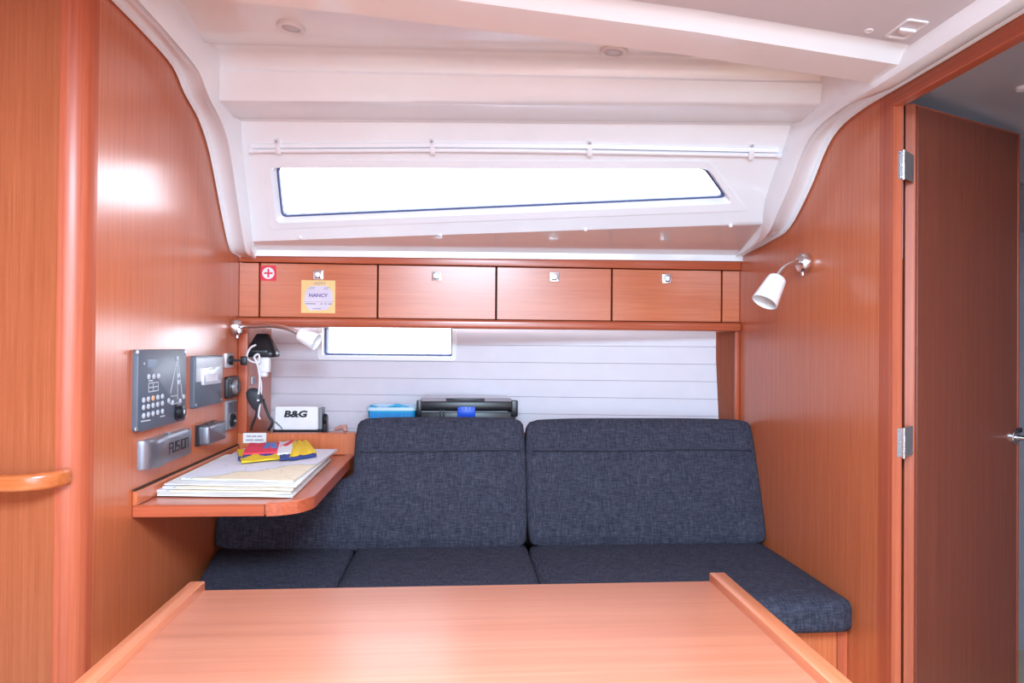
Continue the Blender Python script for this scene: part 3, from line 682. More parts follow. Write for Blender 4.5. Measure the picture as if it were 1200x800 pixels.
# charts: a pile of folded sheets
def chart(i, z, pts, mat, lb, wob, lay=2, th=.0028):
    t = empty('sea_chart', V((pts[0][0], pts[0][1], z)), lb, 'chart', 'folded sea charts on the chart table')
    a, b, c, d = [V((*p, 0)) for p in pts]
    for L in range(lay):
        bm = bmesh.new(); rows = []; zz = z+L*(th+.0006)
        for r in range(9):
            rows.append([a.lerp(b, k/12).lerp(d.lerp(c, k/12), r/8)+V((0, 0, zz+th+wob*.5*(math.sin(k*.9+i+L)*math.cos(r*.6+i)+1)*(.25+.75*(k/12)*(1-r/8)))) for k in range(13)])
        grid(bm, rows); geo = bmesh.ops.extrude_face_region(bm, geom=bm.faces[:]); bmesh.ops.translate(bm, verts=[g for g in geo['geom'] if isinstance(g, bmesh.types.BMVert)], vec=(0, 0, -th*.8))
        ob('sheet', bm, mat if L == lay-1 else paper, t, smooth=30)
    return z+lay*(th+.0006)+wob*.35
zc = zk+.001
cA = at(184, 577, Z=zk+.01); cB = at(343, 579, Z=zk+.01)
yb = 2.36; xlc = XL+.02
def quad(dx, dy, rx, yb_=yb): return [(cA.x+dx, cA.y+dy), (cB.x+rx, cB.y+dy*.6), (cB.x+rx-.01, yb_), (cA.x+dx-.005, yb_-.02)]
xr0 = cB.x-cA.x
z_ = chart(0, zc, quad(0, 0, 0), paper, 'bottom sea chart of the pile, jutting out towards the front', .001)
z_ = chart(1, z_, quad(-.008, .008, -.006), chart_m, 'second sea chart from the bottom of the pile', .0015)
z_ = chart(2, z_, quad(.006, .018, -.002), chart_m, 'middle sea chart of the pile', .002)
z_ = chart(3, z_, quad(.004, .032, .004), paper, 'sea chart directly under the topmost chart', .0015, lay=1)
ztopc = chart(4, z_, [(cA.x+.030, cA.y+.075), (cB.x-.012, cB.y+.055), (cB.x+.004, yb+.04), (cA.x+.03, yb+.06)], chart_m, 'topmost sea chart with a pale yellow coastline', .0025)
# flags lying on the charts
def cloth(name, pts, z, th, mat, parent, seed=0, hump=.004):
    a, b, c, d = [V((p[0], p[1], p[2])) for p in pts]; bm = bmesh.new(); N = 12
    top = [[a.lerp(b, k/N).lerp(d.lerp(c, k/N), r/6)+V((0, 0, z+th*(.55+.45*math.sin(math.pi*min(1, max(0, r/6)))**.4)+hump*math.sin(k*1.1+seed)*math.cos(r*.8+seed))) for k in range(N+1)] for r in range(7)]
    grid(bm, top); geo = bmesh.ops.extrude_face_region(bm, geom=bm.faces[:]); nv = [g for g in geo['geom'] if isinstance(g, bmesh.types.BMVert)]
    for v in nv: v.co.z = z
    return ob(name, bm, mat, parent, smooth=70)
zf = ztopc+.004
YB = YF-.022
def fz(x, y, z=None):
    z = zf+.004 if z is None else z; p = at(x, y, Z=z)
    if p.y > YB: p = at(x, y, Y=YB)
    return (p.x, p.y, max(0, p.z-z))
fy = empty('folded_flag', V((*fz(330, 530)[:2], zf)), 'folded yellow flag with navy edging spread under the others', 'flag', 'folded signal flags')
cloth('cloth', [fz(283, 541), fz(340, 535), fz(343, 524), fz(278, 527)], zf, .007, yelc, fy, 1); cloth('cloth', [fz(336, 537), fz(371, 531), fz(358, 517), fz(345, 517)], zf, .013, yelc, fy, 2)
cloth('edging', [fz(340, 537.5), fz(371, 533), fz(369, 530), fz(340, 534)], zf-.001, .007, navc, fy, 3, .001); cloth('edging', [fz(328, 538), fz(342, 536.5), fz(341, 532), fz(328, 533)], zf+.001, .009, navc, fy, 3, .001); cloth('edging', [fz(279, 537), fz(286, 537.3), fz(286, 535), fz(279, 534)], zf-.001, .006, navc, fy, 3, .001)
fr = empty('folded_flag', V((*fz(305, 528)[:2], zf)), 'folded red flag with blue and white markings on top', 'flag', 'folded signal flags')
z2 = zf+.011
cloth('cloth', [fz(285, 532, z2), fz(325, 530, z2), fz(328, 519, z2), fz(293, 520, z2)], z2-.003, .011, redc, fr, 4, .0012); cloth('edging', [fz(284, 535, z2-.004), fz(325, 532, z2-.004), fz(325, 530, z2-.004), fz(286, 532, z2-.004)], z2-.008, .006, navc, fr, 5, .0005)
cloth('emblem', [fz(309, 524.5, z2+.009), fz(325, 524, z2+.009), fz(323, 517.5, z2+.009), fz(312, 518, z2+.009)], z2+.006, .003, blue, fr, 6, .0004)
fw = empty('folded_flag', V((*fz(336, 525)[:2], zf)), 'folded white flag with red bands between red and yellow flags', 'flag', 'folded signal flags')
cloth('cloth', [fz(325, 532, z2), fz(341, 531, z2), fz(347, 517, z2), fz(326, 518, z2)], z2-.003, .009, whtc, fw, 7, .0015)
cloth('band', [fz(328, 522.5, z2+.008), fz(338, 521, z2+.008), fz(346, 515.5, z2+.008), fz(344, 514.5, z2+.008)], z2+.005, .003, redc, fw, 8, .0004)

# ------------------------------------------------------------------ things on the shelf
# white instrument box with lettering
yb_ = 2.60; p0 = at(321.5, 505, Y=yb_); p1 = at(374, 475.5, Y=yb_)
bx = empty('radio_box', ((p0.x+p1.x)/2, yb_, zsf), 'white electronics box with black lettering on the shelf', 'electronics')
w_ = p1.x-p0.x; m = frame(((p0.x+p1.x)/2, yb_, (p0.z+p1.z)/2+.002), (1, 0, 0), (0, .05, 1), (0, -1, .05))
hb_ = p1.z-p0.z-.006
bm = bmesh.new(); rings = [(1, -.06), (1, .0), (.985, .006), (.96, .008)]
vs_ = [[m @ V((x*s, y*s, z)) for x, y in [(px_*(1-.03*(py_/hb_+.5)), py_) for px_, py_ in rrect(w_, hb_, .006)]] for s, z in rings]
for a, b in zip(vs_, vs_[1:]): ring(bm, a, b)
bm.faces.new([bm.verts.new(q) for q in vs_[0]]); bm.faces.new([bm.verts.new(q) for q in vs_[-1]]); bmesh.ops.remove_doubles(bm, verts=bm.verts, dist=1e-5)
ob('casing', bm, whitep, bx, smooth=40)
text('lettering', 'B&G', .032, m @ Matrix.Translation((-.004, .014, .009)), ink, bx, ext=.0003, sx=1.35, shear=.15, bold=.0016)
ob('base_plate', B((p0.x-.004, yb_-.006, zsf), (p1.x+.012, yb_+.06, p0.z+.006), bev=.002), blk, bx, label='black base plate')
ob('side_plate', B((p1.x+.001, yb_-.004, p0.z+.007), (p1.x+.012, yb_+.05, p1.z-.008), bev=.002), greyp, bx, label='grey side plate')
kb = frame((p1.x+.013, yb_+.02, p0.z+.042), (0, 1, 0), (0, 0, 1), (1, 0, 0)); ob('knob', LA([(.02, 0), (.022, .006), (.018, .014), (0, .015)], kb, n=16), blk, bx, smooth=40, label='black knob')
ob('foot', B((p1.x+.012, yb_, zsf), (p1.x+.028, yb_+.04, zsh+.022), bev=.003), blk, bx)
# small pale peg
pp0 = at(392, 503, Y=2.62); ob('wooden_peg', TU([pp0, at(399, 501, Y=2.615), at(404, 500.5, Y=2.61), at(405, 506, Y=2.6)], [.006, .010, .012, .008], n=12), pinkw, smooth=60, label='small pinkish wooden peg on the shelf right of the box', cat='peg')
# turquoise basket
yk_ = 2.56; a0 = at(429, 478, Y=yk_); a1 = at(488, 479, Y=yk_)
bk = empty('basket', ((a0.x+a1.x)/2, yk_+.05, zsf), 'turquoise plastic basket with pale rim behind the backrest', 'basket')
zr0 = a0.z-.006; cxk = (a0.x+a1.x)/2; wk = a1.x-a0.x
def bring(s, z, t=.16): return [V((cxk+x, yk_+t/2+y, z)) for x, y in rrect(wk*s, t*s, .02)]
zb_ = zsf+.001
bm = bmesh.new(); ring(bm, bring(.86, zb_), bring(.97, zr0)); bm.faces.new([bm.verts.new(q) for q in bring(.86, zb_)]); ring(bm, bring(.97, zr0), bring(.93, zr0)); ring(bm, bring(.93, zr0), bring(.82, zb_+.004)); bm.faces.new([bm.verts.new(q) for q in bring(.82, zb_+.004)])
ob('tub', bm, cyan, bk, smooth=30)
bm = bmesh.new(); a = bring(1.0, zr0-.004); ring(bm, a, bring(1.0, zr0+.008)); ring(bm, bring(1.0, zr0+.008), bring(.92, zr0+.008)); ring(bm, bring(.92, zr0+.008), bring(.92, zr0-.004)); ring(bm, bring(.92, zr0-.004), a)
ob('rim', bm, plain('pale_blue_plastic', (.55, .68, .82), .35), bk, smooth=30, label='pale blue rim')
ob('handle', TU([at(x, y, Y=yk_+.03) for x, y in ((433, 484), (434, 476), (450, 480), (465, 474.5), (478, 478), (487, 483))], .006, n=8), cyan, bk, smooth=60)
bm = bmesh.new()
for k in range(11):
    x = a0.x+wk*(.1+.8*k/10); box(bm, (x-.005, yk_-.0015+.003, zr0-.032), (x+.005, yk_+.006, zr0-.012), bev=.001, seg=1)
tag(ob('perforation', bm, blue, bk), kind='stuff')
bm = bmesh.new(); 
# black tool case with blue latch
yc = 2.545; c0 = at(488, 487, Y=yc); c1 = at(606, 466.5, Y=yc); H = c1.z
cs = empty('tool_case', ((c0.x+c1.x)/2, yc+.1, zsf), 'black plastic tool case with blue latch behind the backrest', 'case')
zm = at(545, 481, Y=yc).z
ob('lower_shell', B((c0.x+.004, yc, zsf+.001), (c1.x-.004, yc+.2, zm-.002), bev=.008), blk, cs, smooth=40)
ob('lid', B((c0.x+.006, yc-.004, zm), (c1.x-.010, yc+.2, H-.012), bev=.008), blk, cs, smooth=40)
clr = plain('smoky_clear_lid', (.30, .27, .31), .12)
ob('clear_cover', P([V((c0.x+.014, yc+.004, H-.012)), V((c1.x-.018, yc+.004, H-.012)), V((c1.x-.028, yc+.012, H)), V((c0.x+.026, yc+.012, H))], (0, .17, 0)), clr, cs, label='translucent grey lid window')
for (xa_, xb_) in ((488, 494), (599, 607)):
    qa, qb = at(xa_, 480, Y=yc-.008), at(xb_, 480, Y=yc-.008); ob('corner_guard', B((qa.x, yc-.010, zm-.022), (qb.x, yc+.02, H-.008), bev=.004), blk, cs, smooth=40)
qa, qb = at(536, 480, Y=yc-.01), at(557, 480, Y=yc-.01)
lt = ob('latch', B((qa.x, yc-.014, zm-.026), (qb.x, yc+.002, zm+.016), bev=.003), royal, cs, smooth=40, label='bright blue latch')
for k in range(4): ob('latch_rib', B((qa.x+.008+k*.014, yc-.017, zm+.006), (qa.x+.014+k*.014, yc-.013, zm+.013), bev=.001, seg=1), royal, lt)
ob('handle', B((at(527, 0, Y=yc-.012).x, yc-.002, H-.010), (at(572, 0, Y=yc).x, yc+.014, H-.001), bev=.003), blk, cs, smooth=40)
for xx in (516, 520):
    q = at(xx, 483, Y=yc-.01); ob('rib', B((q.x-.003, yc-.010, zm-.03), (q.x+.003, yc+.002, zm+.004), bev=.001, seg=1), blk, cs)
ob('moulded_band', B((at(494, 0, Y=yc).x, yc-.008, zm-.006), (at(599, 0, Y=yc).x, yc, zm-.001), bev=.002, seg=1), greyp, cs)

# ------------------------------------------------------------------ instruments on the left bulkhead
def wl_rect(xa_, ya_, xb_, yb2, ya2=None):
    """rectangle on the left bulkhead from pixel columns and rows at the near edge"""
    p = at(xa_, ya_, X=XL); q = at(xa_, yb2, X=XL); r = at(xb_, ya_, X=XL)
    return p.y, r.y, q.z, p.z
def wl_frame(y0, y1, z0, z1): return frame((XL, (y0+y1)/2, (z0+z1)/2), (0, 1, 0), (0, 0, 1), (1, 0, 0)), y1-y0, z1-z0
y0, y1, z0, z1 = at(155, 450, X=XL).y, at(218.5, 450, X=XL+.014).y, at(155, 507, X=XL).z, at(155, 409.5, X=XL).z
m, w, h = wl_frame(y0, y1, z0, z1)
bp = empty('breaker_panel', m.translation, 'large slate blue switch panel with yacht diagram on left bulkhead', 'control panel')
ob('plate', plate(m, w, h, .014, r=.012, bev=.003), slate, bp, smooth=40)
MP = lambda u, v, z=.014: m @ V(((u-.5)*w, (.5-v)*h, z))   # u to the right, v down on the panel face
def crop_uv(x, y):                                        # position read off the panel's close-up
    q = at(145+x/6.96, 400+y/6.96, X=XL+.014); return ((q.y-y0)/w, (z1-q.z)/h)
btn = plain('lit_button', (.52, .52, .57), .4); bto = plain('orange_button', (.85, .42, .22), .3)
spots = [(203, 288), (243, 285), (281, 281)]
for r_i, (ys, yr) in enumerate(((478, 447), (538, 504), (606, 569))):
    for k in range(5): spots.append((160+k*38.3, ys+(yr-ys)*k/4))
spots += [(438, 138), (447, 278), (447, 332), (365, 482), (396, 498), (459, 484), (486, 450)]
for i, (x, y) in enumerate(spots):
    u, v = crop_uv(x, y); mm = m @ Matrix.Translation(((u-.5)*w, (.5-v)*h, .014))
    ob('button', LA([(.0068, -.001), (.0068, .002), (.005, .0032), (0, .0034)], mm, n=14), bto if i == 5 else btn, bp, smooth=50, label='orange lit button' if i == 5 else None)
for x, y in ((110, 88), (500, 86), (101, 716), (500, 605)):
    u, v = crop_uv(x, y); ob('screw', LA([(.006, -.001), (.0055, .0015), (0, .002)], m @ Matrix.Translation(((u-.5)*w, (.5-v)*h, .014)), n=12), steel, bp, smooth=50)
u, v = crop_uv(232, 178); ob('display', plate(m @ Matrix.Translation(((u-.5)*w, (.5-v)*h, .013)), .048, .020, .002, r=.002), plain('lcd', (.17, .22, .30), .2), bp, label='small grey display')
u, v = crop_uv(167, 181); ob('indicator', LA([(.003, 0), (.003, .001), (0, .0012)], m @ Matrix.Translation(((u-.5)*w, (.5-v)*h, .014)), n=8), btn, bp)
def uvs(pts): return [(((a-.5)*w), ((.5-b)*h)) for a, b in [crop_uv(*p) for p in pts]]
whl = plain('white_print', (.62, .64, .70), .5)
ml_ = m @ Matrix.Translation((0, 0, .0138))
ob('yacht_diagram', strokes(ml_, [uvs([(437, 150), (440, 470)]), uvs([(432, 160), (382, 420)]), uvs([(444, 160), (476, 440)]), uvs([(385, 447), (436, 440)]), uvs([(370, 500), (396, 515), (452, 496)])], .0022), whl, bp, label='white line drawing of a yacht')
ob('menu_cross', strokes(ml_, [uvs([(203, 342), (281, 330), (281, 398), (203, 412), (203, 342)]), uvs([(210, 376), (275, 366)]), uvs([(240, 345), (241, 400)])], .0022), whl, bp, label='white framed cross')
for pr_ in ([(142, 652), (215, 640)], [(300, 612), (332, 605)], [(205, 322), (235, 318)]): ob('print_line', strokes(ml_, [uvs(pr_)], .003), whl, bp)
u, v = crop_uv(438, 574); mk = m @ Matrix.Translation(((u-.5)*w, (.5-v)*h, .014))
kn = ob('rotary_knob', LA([(.024, -.001), (.024, .003), (.019, .005), (.018, .016), (.015, .018), (0, .018)], mk, n=24), blk, bp, smooth=40, label='black rotary knob'); ob('knob_mark', B((-.003, -.004, .018), (.004, .006, .0186), m=mk), whitep, kn)
# second panel with silver gauge
y0_, y1_ = at(222.5, 450, X=XL).y, at(261, 450, X=XL+.014).y; z0_, z1_ = at(223.5, 478.5, X=XL).z, at(223.5, 417, X=XL).z
m2, w2_, h2_ = wl_frame(y0_, y1_, z0_, z1_)
gpn = empty('gauge_panel', m2.translation, 'small slate panel with silver readout between switch panel and sockets', 'control panel')
ob('plate', plate(m2, w2_, h2_, .014, r=.006, bev=.002), slate, gpn, smooth=40)
ob('upper_plate', B((-w2_/2+.006, .0, .0142), (w2_/2-.006, h2_/2-.006, .0155), m=m2, bev=.001), steel, gpn, label='brushed upper half')
ob('readout', plate(m2 @ Matrix.Translation((.006, .014, .015)), w2_*.66, h2_*.34, .008, r=.004, bev=.002), plain('silver_readout', (.62, .62, .66), .25, metal=.5), gpn, smooth=40, label='silver framed readout')
ob('readout_screen', plate(m2 @ Matrix.Translation((-.004, .008, .0232)), w2_*.40, h2_*.13, .001, r=.002), plain('screen_white', (.8, .8, .84), .3), gpn)
bm = bmesh.new()
for k in range(4): box(bm, (-.03+k*.014, .034, .0232), (-.022+k*.014, .038, .024), m=m2)
tag(ob('print_lines', bm, ink, gpn))
for sx_ in (-1, 1):
    for sy_ in (-1, 1): ob('screw', LA([(.0045, -.001), (.0045, .0015), (0, .002)], m2 @ Matrix.Translation((sx_*(w2_/2-.010), sy_*(h2_/2-.010), .0142)), n=10), steel, gpn, smooth=50)
# radio head and the second silver unit
def unit(name, xa_, xb_, yt_, yb2, label, cat, dep):
    ya_, yb3 = at(xa_, 500, X=XL).y, at(xb_, 500, X=XL).y
    za, zb = at(xa_+1, yb2, X=XL).z, at(xa_+1, yt_, X=XL).z
    return (ya_, yb3, za, zb)
ya_ = at(161, 520, X=XL).y; yb3 = at(222.5, 520, X=XL+.018).y
zb = at(162, 519, X=XL+.015).z; za = at(162, 553, X=XL+.015).z
m3, w3, h3 = wl_frame(ya_, yb3, za, zb)
rad = empty('marine_radio', m3.translation, 'silver marine stereo with dark lettering under the switch panel', 'radio')
def curved(m, w, h, dep, n=16, lip=.008):
    """face bowed in plan: deepest across the middle, rounded down at the near end"""
    bm = bmesh.new(); rows = []
    for s in (-1, 1):
        pass
    prof = [(-w/2, 0)]+[(-w/2+.045*(1-math.cos(a)), dep*math.sin(a)) for a in [math.radians(12*k) for k in range(1, 8)]]+[(-w/2+.075, dep*.97), (-w/2+.10, dep*.80), (w*.0, dep*.78), (w/2-.03, dep*.78), (w/2-.008, dep*.72), (w/2, dep*.5), (w/2, 0)]
    for sy, k in ((-h/2, 1.), (-h/2+.003, 1.02), (h/2-.012, 1.02), (h/2-.004, .94), (h/2, .80)):
        rows.append([m @ V((x, sy, z*k)) for x, z in prof])
    vs = grid(bm, rows); bm.faces.new(vs[0]); bm.faces.new(vs[-1]); return bm
ob('casing', curved(m3, w3, h3, .034), silver, rad, smooth=40)
# lettering strokes, letter cells 1 wide on a 1 high grid
let = {'F': [[(0, 0), (0, 1), (.8, 1)], [(.2, .5), (.8, .5)]], 'U': [[(0, 1), (0, 0), (.8, 0), (.8, 1)]], 'S': [[(.8, 1), (0, 1), (0, .5), (.8, .5), (.8, 0), (0, 0)]], 'I': [[(.3, 0), (.3, 1)]], 'O': [[(0, .0), (0, 1), (.8, 1), (.8, 0), (0, 0)]], 'N': [[(0, 0), (0, 1), (.8, 1), (.8, 0)]]}
lines = []; xo = 0
for ch in 'FUSION':
    for ln in let[ch]: lines.append([(xo+a*.020, b*.025) for a, b in ln])
    xo += .014 if ch == 'I' else .0235
ob('lettering', strokes(m3 @ Matrix.Translation((w3/2-.030-xo*1.0, -h3*.18, .034*.78*1.02+.0003)), lines, .0034), ink, rad, label='dark block lettering')
ob('release_tab', B((-.004, h3/2-.002, .004), (.012, h3/2+.003, .018), m=m3, bev=.001), silver, rad); ob('end_cap', LA([(.016, 0), (.016, .008), (.012, .010), (0, .010)], m3 @ Matrix.Translation((w3/2+.001, .0, .0)), n=20), greyp, rad, smooth=40)
ya_ = at(228.5, 510, X=XL).y; yb3 = at(261.5, 505, X=XL+.028).y; zb = at(230, 500, X=XL+.015).z; za = at(230, 525, X=XL+.015).z
m4, w4, h4 = wl_frame(ya_, yb3, za, zb)
un = empty('display_unit', m4.translation, 'plain silver covered unit right of the stereo on left bulkhead', 'electronics')
ob('backing', plate(m4, w4, h4, .010, r=.004), blk, un, label='black backing'); ob('cover', plate(m4 @ Matrix.Translation((.004, 0, 0)), w4-.010, h4-.004, .030, r=.008, z0=.010, bev=.010), silver, un, smooth=50); ob('button_strip', B((-w4*.25, h4/2-.004, .014), (w4*.05, h4/2+.001, .024), m=m4, bev=.001), blk, un)
# key switch, remote dial and socket near the corner
def small(xa_, xb_, ya2, yb2):
    a, b = at(xa_, (ya2+yb2)/2, X=XL), at(xb_, (ya2+yb2)/2, X=XL+.009); c, d = at((xa_+xb_)/2, yb2, X=XL), at((xa_+xb_)/2, ya2, X=XL)
    return wl_frame(a.y, b.y, c.z, d.z)
m5, w5, h5 = small(263, 275, 413.5, 430.5)
ks = empty('key_switch', m5.translation, 'small square key switch with key on left bulkhead', 'switch')
ob('plate', plate(m5, w5, h5, .006, r=.003, bev=.001), steel, ks, smooth=40); ob('barrel', LA([(.016, .006), (.016, .014), (.012, .018), (0, .018)], m5, n=20), blk, ks, smooth=40)
ky = ob('key', B((-.003, -.004, .018), (.005, .004, .040), m=m5, bev=.001), blk, ks); ob('key_head', B((-.005, -.016, .040), (.012, .014, .062), m=m5, bev=.004), blk, ky, smooth=50)
m6, w6, h6 = small(262.5, 279.5, 440.5, 465.5)
rd = empty('control_dial', m6.translation, 'black square control with round dial below the key switch', 'control')
ob('plate', plate(m6, w6, h6, .012, r=.012, bev=.004), blk, rd, smooth=40); ob('face', plate(m6, w6*.8, h6*.8, .002, r=.010, z0=.012), plain('dark_face', (.03, .03, .036), .4), rd); ob('dial', LA([(.024, .013), (.024, .022), (.018, .028), (.010, .028), (.008, .022), (0, .022)], m6, n=24), steel, rd, smooth=40, label='grey dial'); ob('dial_grip', B((-.004, -.020, .020), (.004, .020, .034), m=m6, bev=.002), blk, rd)
m7, w7, h7 = small(263.5, 278, 468, 502)
sk = empty('power_socket', m7.translation, 'grey double plate with round power socket nearest the chart table', 'socket')
ob('plate', plate(m7, w7, h7, .008, r=.005, bev=.002), greyp, sk, smooth=40); ob('socket_ring', LA([(.024, .007), (.024, .014), (.020, .016), (.018, .009), (0, .009)], m7 @ Matrix.Translation((.0, -h7*.2, 0)), n=24), blk, sk, smooth=40, label='black round socket')
ob('switch_half', plate(m7 @ Matrix.Translation((0, h7*.25, 0)), w7*.8, h7*.36, .002, r=.003, z0=.008), slate, sk)

# ------------------------------------------------------------------ wall lamps
def lamp(label, mount, nrm, path, sh0, sh1, r0, r1):
    t = empty('reading_lamp', mount, label, 'lamp', 'reading lamps on the bulkheads')
    nrm = V(nrm); mm = frame(mount, nrm.cross(V((0, 0, 1))), (0, 0, 1), nrm)
    ob('mount', LA([(.027, 0), (.030, .004), (.030, .022), (.026, .030), (.014, .032), (0, .033)], mm, n=28), chrome, t, smooth=40, label='chrome wall mount')
    ob('switch', TU([mount+nrm*.02+V((0, 0, -.028)), mount+nrm*.02+V((0, 0, -.038))], .005, n=10), chrome, t, smooth=40)
    ob('arm', TU(smooth_path(path, 5), .0078, n=12), chrome, t, smooth=60, label='curved chrome arm')
    d = (V(sh1)-V(sh0)); L = d.length; z = d.normalized(); a = z.cross(V((0, 1, 0))).normalized(); ms = frame(sh0, a, z.cross(a), z)
    s = ob('shade', LA([(0, -.002), (r0*.8, -.002), (r0*.95, .002), (r0, .008), (r1, L), (r1-.003, L+.001), (r0-.004, .012), (0, .012)], ms, n=36), milk, t, smooth=50, label='frosted white shade')
    ob('bulb', LA([(0, .013), (.012, .014), (.014, L*.5), (.008, L*.7), (0, L*.74)], ms, n=16), lens, s, smooth=60)
ml1 = at(271, 383, X=XL); ml1 = V((XL, ml1.y, ml1.z)); Ya = ml1.y
lamp('left reading lamp with long arm reaching over the shelf niche', ml1, (1, 0, 0), [ml1+V((.03, 0, 0)), at(290, 382, Y=Ya), at(318, 381.5, Y=Ya-.02), at(338, 385, Y=Ya-.04), at(353, 392, Y=Ya-.05)], at(351, 391, Y=Ya-.05), at(371, 401, Y=Ya-.06), .024, .033)
mr = at(948, 308, X=XR); Yr = mr.y
lamp('right reading lamp with down-turned shade beside the open door', mr, (-1, 0, 0), [mr+V((-.02, 0, 0)), at(935, 307, Y=Yr-.01), at(922, 312, Y=Yr-.02), at(914, 320, Y=Yr-.03), at(910, 328, Y=Yr-.035)], at(911, 326, Y=Yr-.035), at(896, 354, Y=Yr-.05), .028, .038)

# ------------------------------------------------------------------ gear hanging in the left end of the niche
Yn = 2.535
c = at(308, 406, Y=Yn); sp = empty('spotlight', c, 'black tapered spotlight hanging under the left lamp arm', 'spotlight')
tp, bt = at(307.5, 391, Y=Yn), at(309, 413, Y=Yn); wd0, wd1 = .024, .054
bm = bmesh.new(); rows = []
rings = [(tp.z, .018, .012), (tp.z-.004, .023, .016), (bt.z+.012, .048, .036), (bt.z+.004, .054, .042), (bt.z-.008, .056, .044), (bt.z-.016, .052, .040)]
for i in range(len(rings)-1):
    (za, wa, da), (zb, wb2, db) = rings[i], rings[i+1]
    ring(bm, [V((c.x+x, Yn+y, za)) for x, y in rrect(2*wa, 2*da, da*.5)], [V((c.x+x, Yn+y, zb)) for x, y in rrect(2*wb2, 2*db, db*.5)])
za, wa, da = rings[0]; bm.faces.new([bm.verts.new(V((c.x+x, Yn+y, za))) for x, y in rrect(2*wa, 2*da, da*.5)]); za, wa, da = rings[-1]; bm.faces.new([bm.verts.new(V((c.x+x, Yn+y, za))) for x, y in rrect(2*wa, 2*da, da*.5)])
bmesh.ops.remove_doubles(bm, verts=bm.verts, dist=1e-5); ob('housing', bm, blk, sp, smooth=40)
ob('clamp', B((c.x-.035, Yn-.05, bt.z-.004), (c.x+.030, Yn-.042, bt.z+.010), bev=.003), blk, sp, smooth=40); 
ob('bracket', TU([V((xs-.002, Yn+.02, c.z)), V((c.x-.03, Yn+.01, c.z))], .010, n=10), blk, sp, smooth=50)
pl = at(310, 431, Y=Yn-.01); chg = empty('charger', pl, 'white plug charger with thin cable below the black spotlight', 'charger')
ob('plug_body', B((pl.x-.020, Yn-.03, at(310, 436, Y=Yn).z), (pl.x+.020, Yn+.005, at(310, 415, Y=Yn).z), bev=.004), whitep, chg, smooth=40); ob('plug_tip', B((pl.x-.014, Yn-.026, at(310, 441, Y=Yn).z), (pl.x+.012, Yn, at(310, 435.5, Y=Yn).z), bev=.003), whitep, chg, smooth=40)
ob('cable', TU(smooth_path([at(x, y, Y=Yn-.035) for x, y in ((302, 420), (303, 436), (306, 448), (306, 462), (304, 478), (303, 487), (305, 491))], 4), .0032, n=8), whitep, chg, smooth=60)
lp_ = [at(x, y, Y=Yn-.055) for x, y in ((300, 404), (294, 407), (290, 414), (290, 420), (296, 424), (304, 424), (303, 415), (298, 418), (300, 423), (304, 436), (304, 452), (303, 462))]
tag(ob('coiled_lead', TU(smooth_path(lp_, 4), .0036, n=8), whitep, smooth=60), 'white looped lead hooked beside the black spotlight', 'cable')
mc = at(299, 468, Y=Yn-.03); mic = empty('radio_microphone', mc, 'black hand microphone of the radio hanging in the niche', 'microphone')
bm = bmesh.new(); rs = [(.0, .006), (.006, .020), (.020, .028), (.045, .029), (.07, .022), (.095, .012), (.105, .004)]
zt3 = at(299, 454.5, Y=Yn-.03).z; k = (zt3-at(299, 481, Y=Yn-.03).z)/.105
for (ha, wa), (hb2, wb3) in zip(rs, rs[1:]):
    ring(bm, [V((mc.x-.006+ha*.10+x, Yn-.03+y, zt3-ha*k)) for x, y in rrect(2*wa, wa*1.2, wa*.55)], [V((mc.x-.006+hb2*.10+x, Yn-.03+y, zt3-hb2*k)) for x, y in rrect(2*wb3, wb3*1.2, wb3*.55)])
bmesh.ops.remove_doubles(bm, verts=bm.verts, dist=1e-5); bmesh.ops.holes_fill(bm, edges=[e for e in bm.edges if e.is_boundary]); ob('housing', bm, plain('charcoal_plastic', (.045, .045, .055), .45), mic, smooth=60)
ob('hanger', TU([V((xs+.003, Yn-.03, mc.z+.01)), mc+V((-.02, 0, .01))], .008, n=8), blk, mic)
ob('cord', TU(smooth_path([at(x, y, Y=Yn-.03) for x, y in ((301, 480), (300, 487), (296, 497), (294, 504))], 4), .0040, n=8), blk, mic, smooth=60)
ob('grille_mark', B((mc.x+.012, Yn-.05, mc.z-.004), (mc.x+.020, Yn-.047, mc.z+.002)), whitep, mic)
tag(ob('black_cord', TU(smooth_path([at(x, y, Y=2.57) for x, y in ((308.5, 467), (310, 474), (315, 487), (319, 493), (318, 499), (314, 504))], 4), .0048, n=8), blk, smooth=60), 'black cord falling beside the white electronics box', 'cable')
tag(ob('grey_wire', TU(smooth_path([at(x, y, Y=2.585) for x, y in ((319, 494), (323, 494.5), (328, 499), (331, 503))], 4), .0022, n=6), greyp, smooth=60), 'thin grey wire in front of the white electronics box', 'cable')
q = at(292.5, 446, Y=2.53); mo = frame((xs+.0005, 2.56, q.z), (0, 1, 0), (0, 0, 1), (1, 0, 0)); so = empty('wall_socket', mo.translation, 'small pale square outlet on the niche end panel', 'socket')
ob('plate', plate(mo, .045, .030, .004, r=.004, bev=.001), plain('pale_plate', (.45, .38, .42), .3), so, smooth=40); ob('insert', LA([(.008, .004), (.008, .006), (0, .006)], mo, n=14), greyp, so)

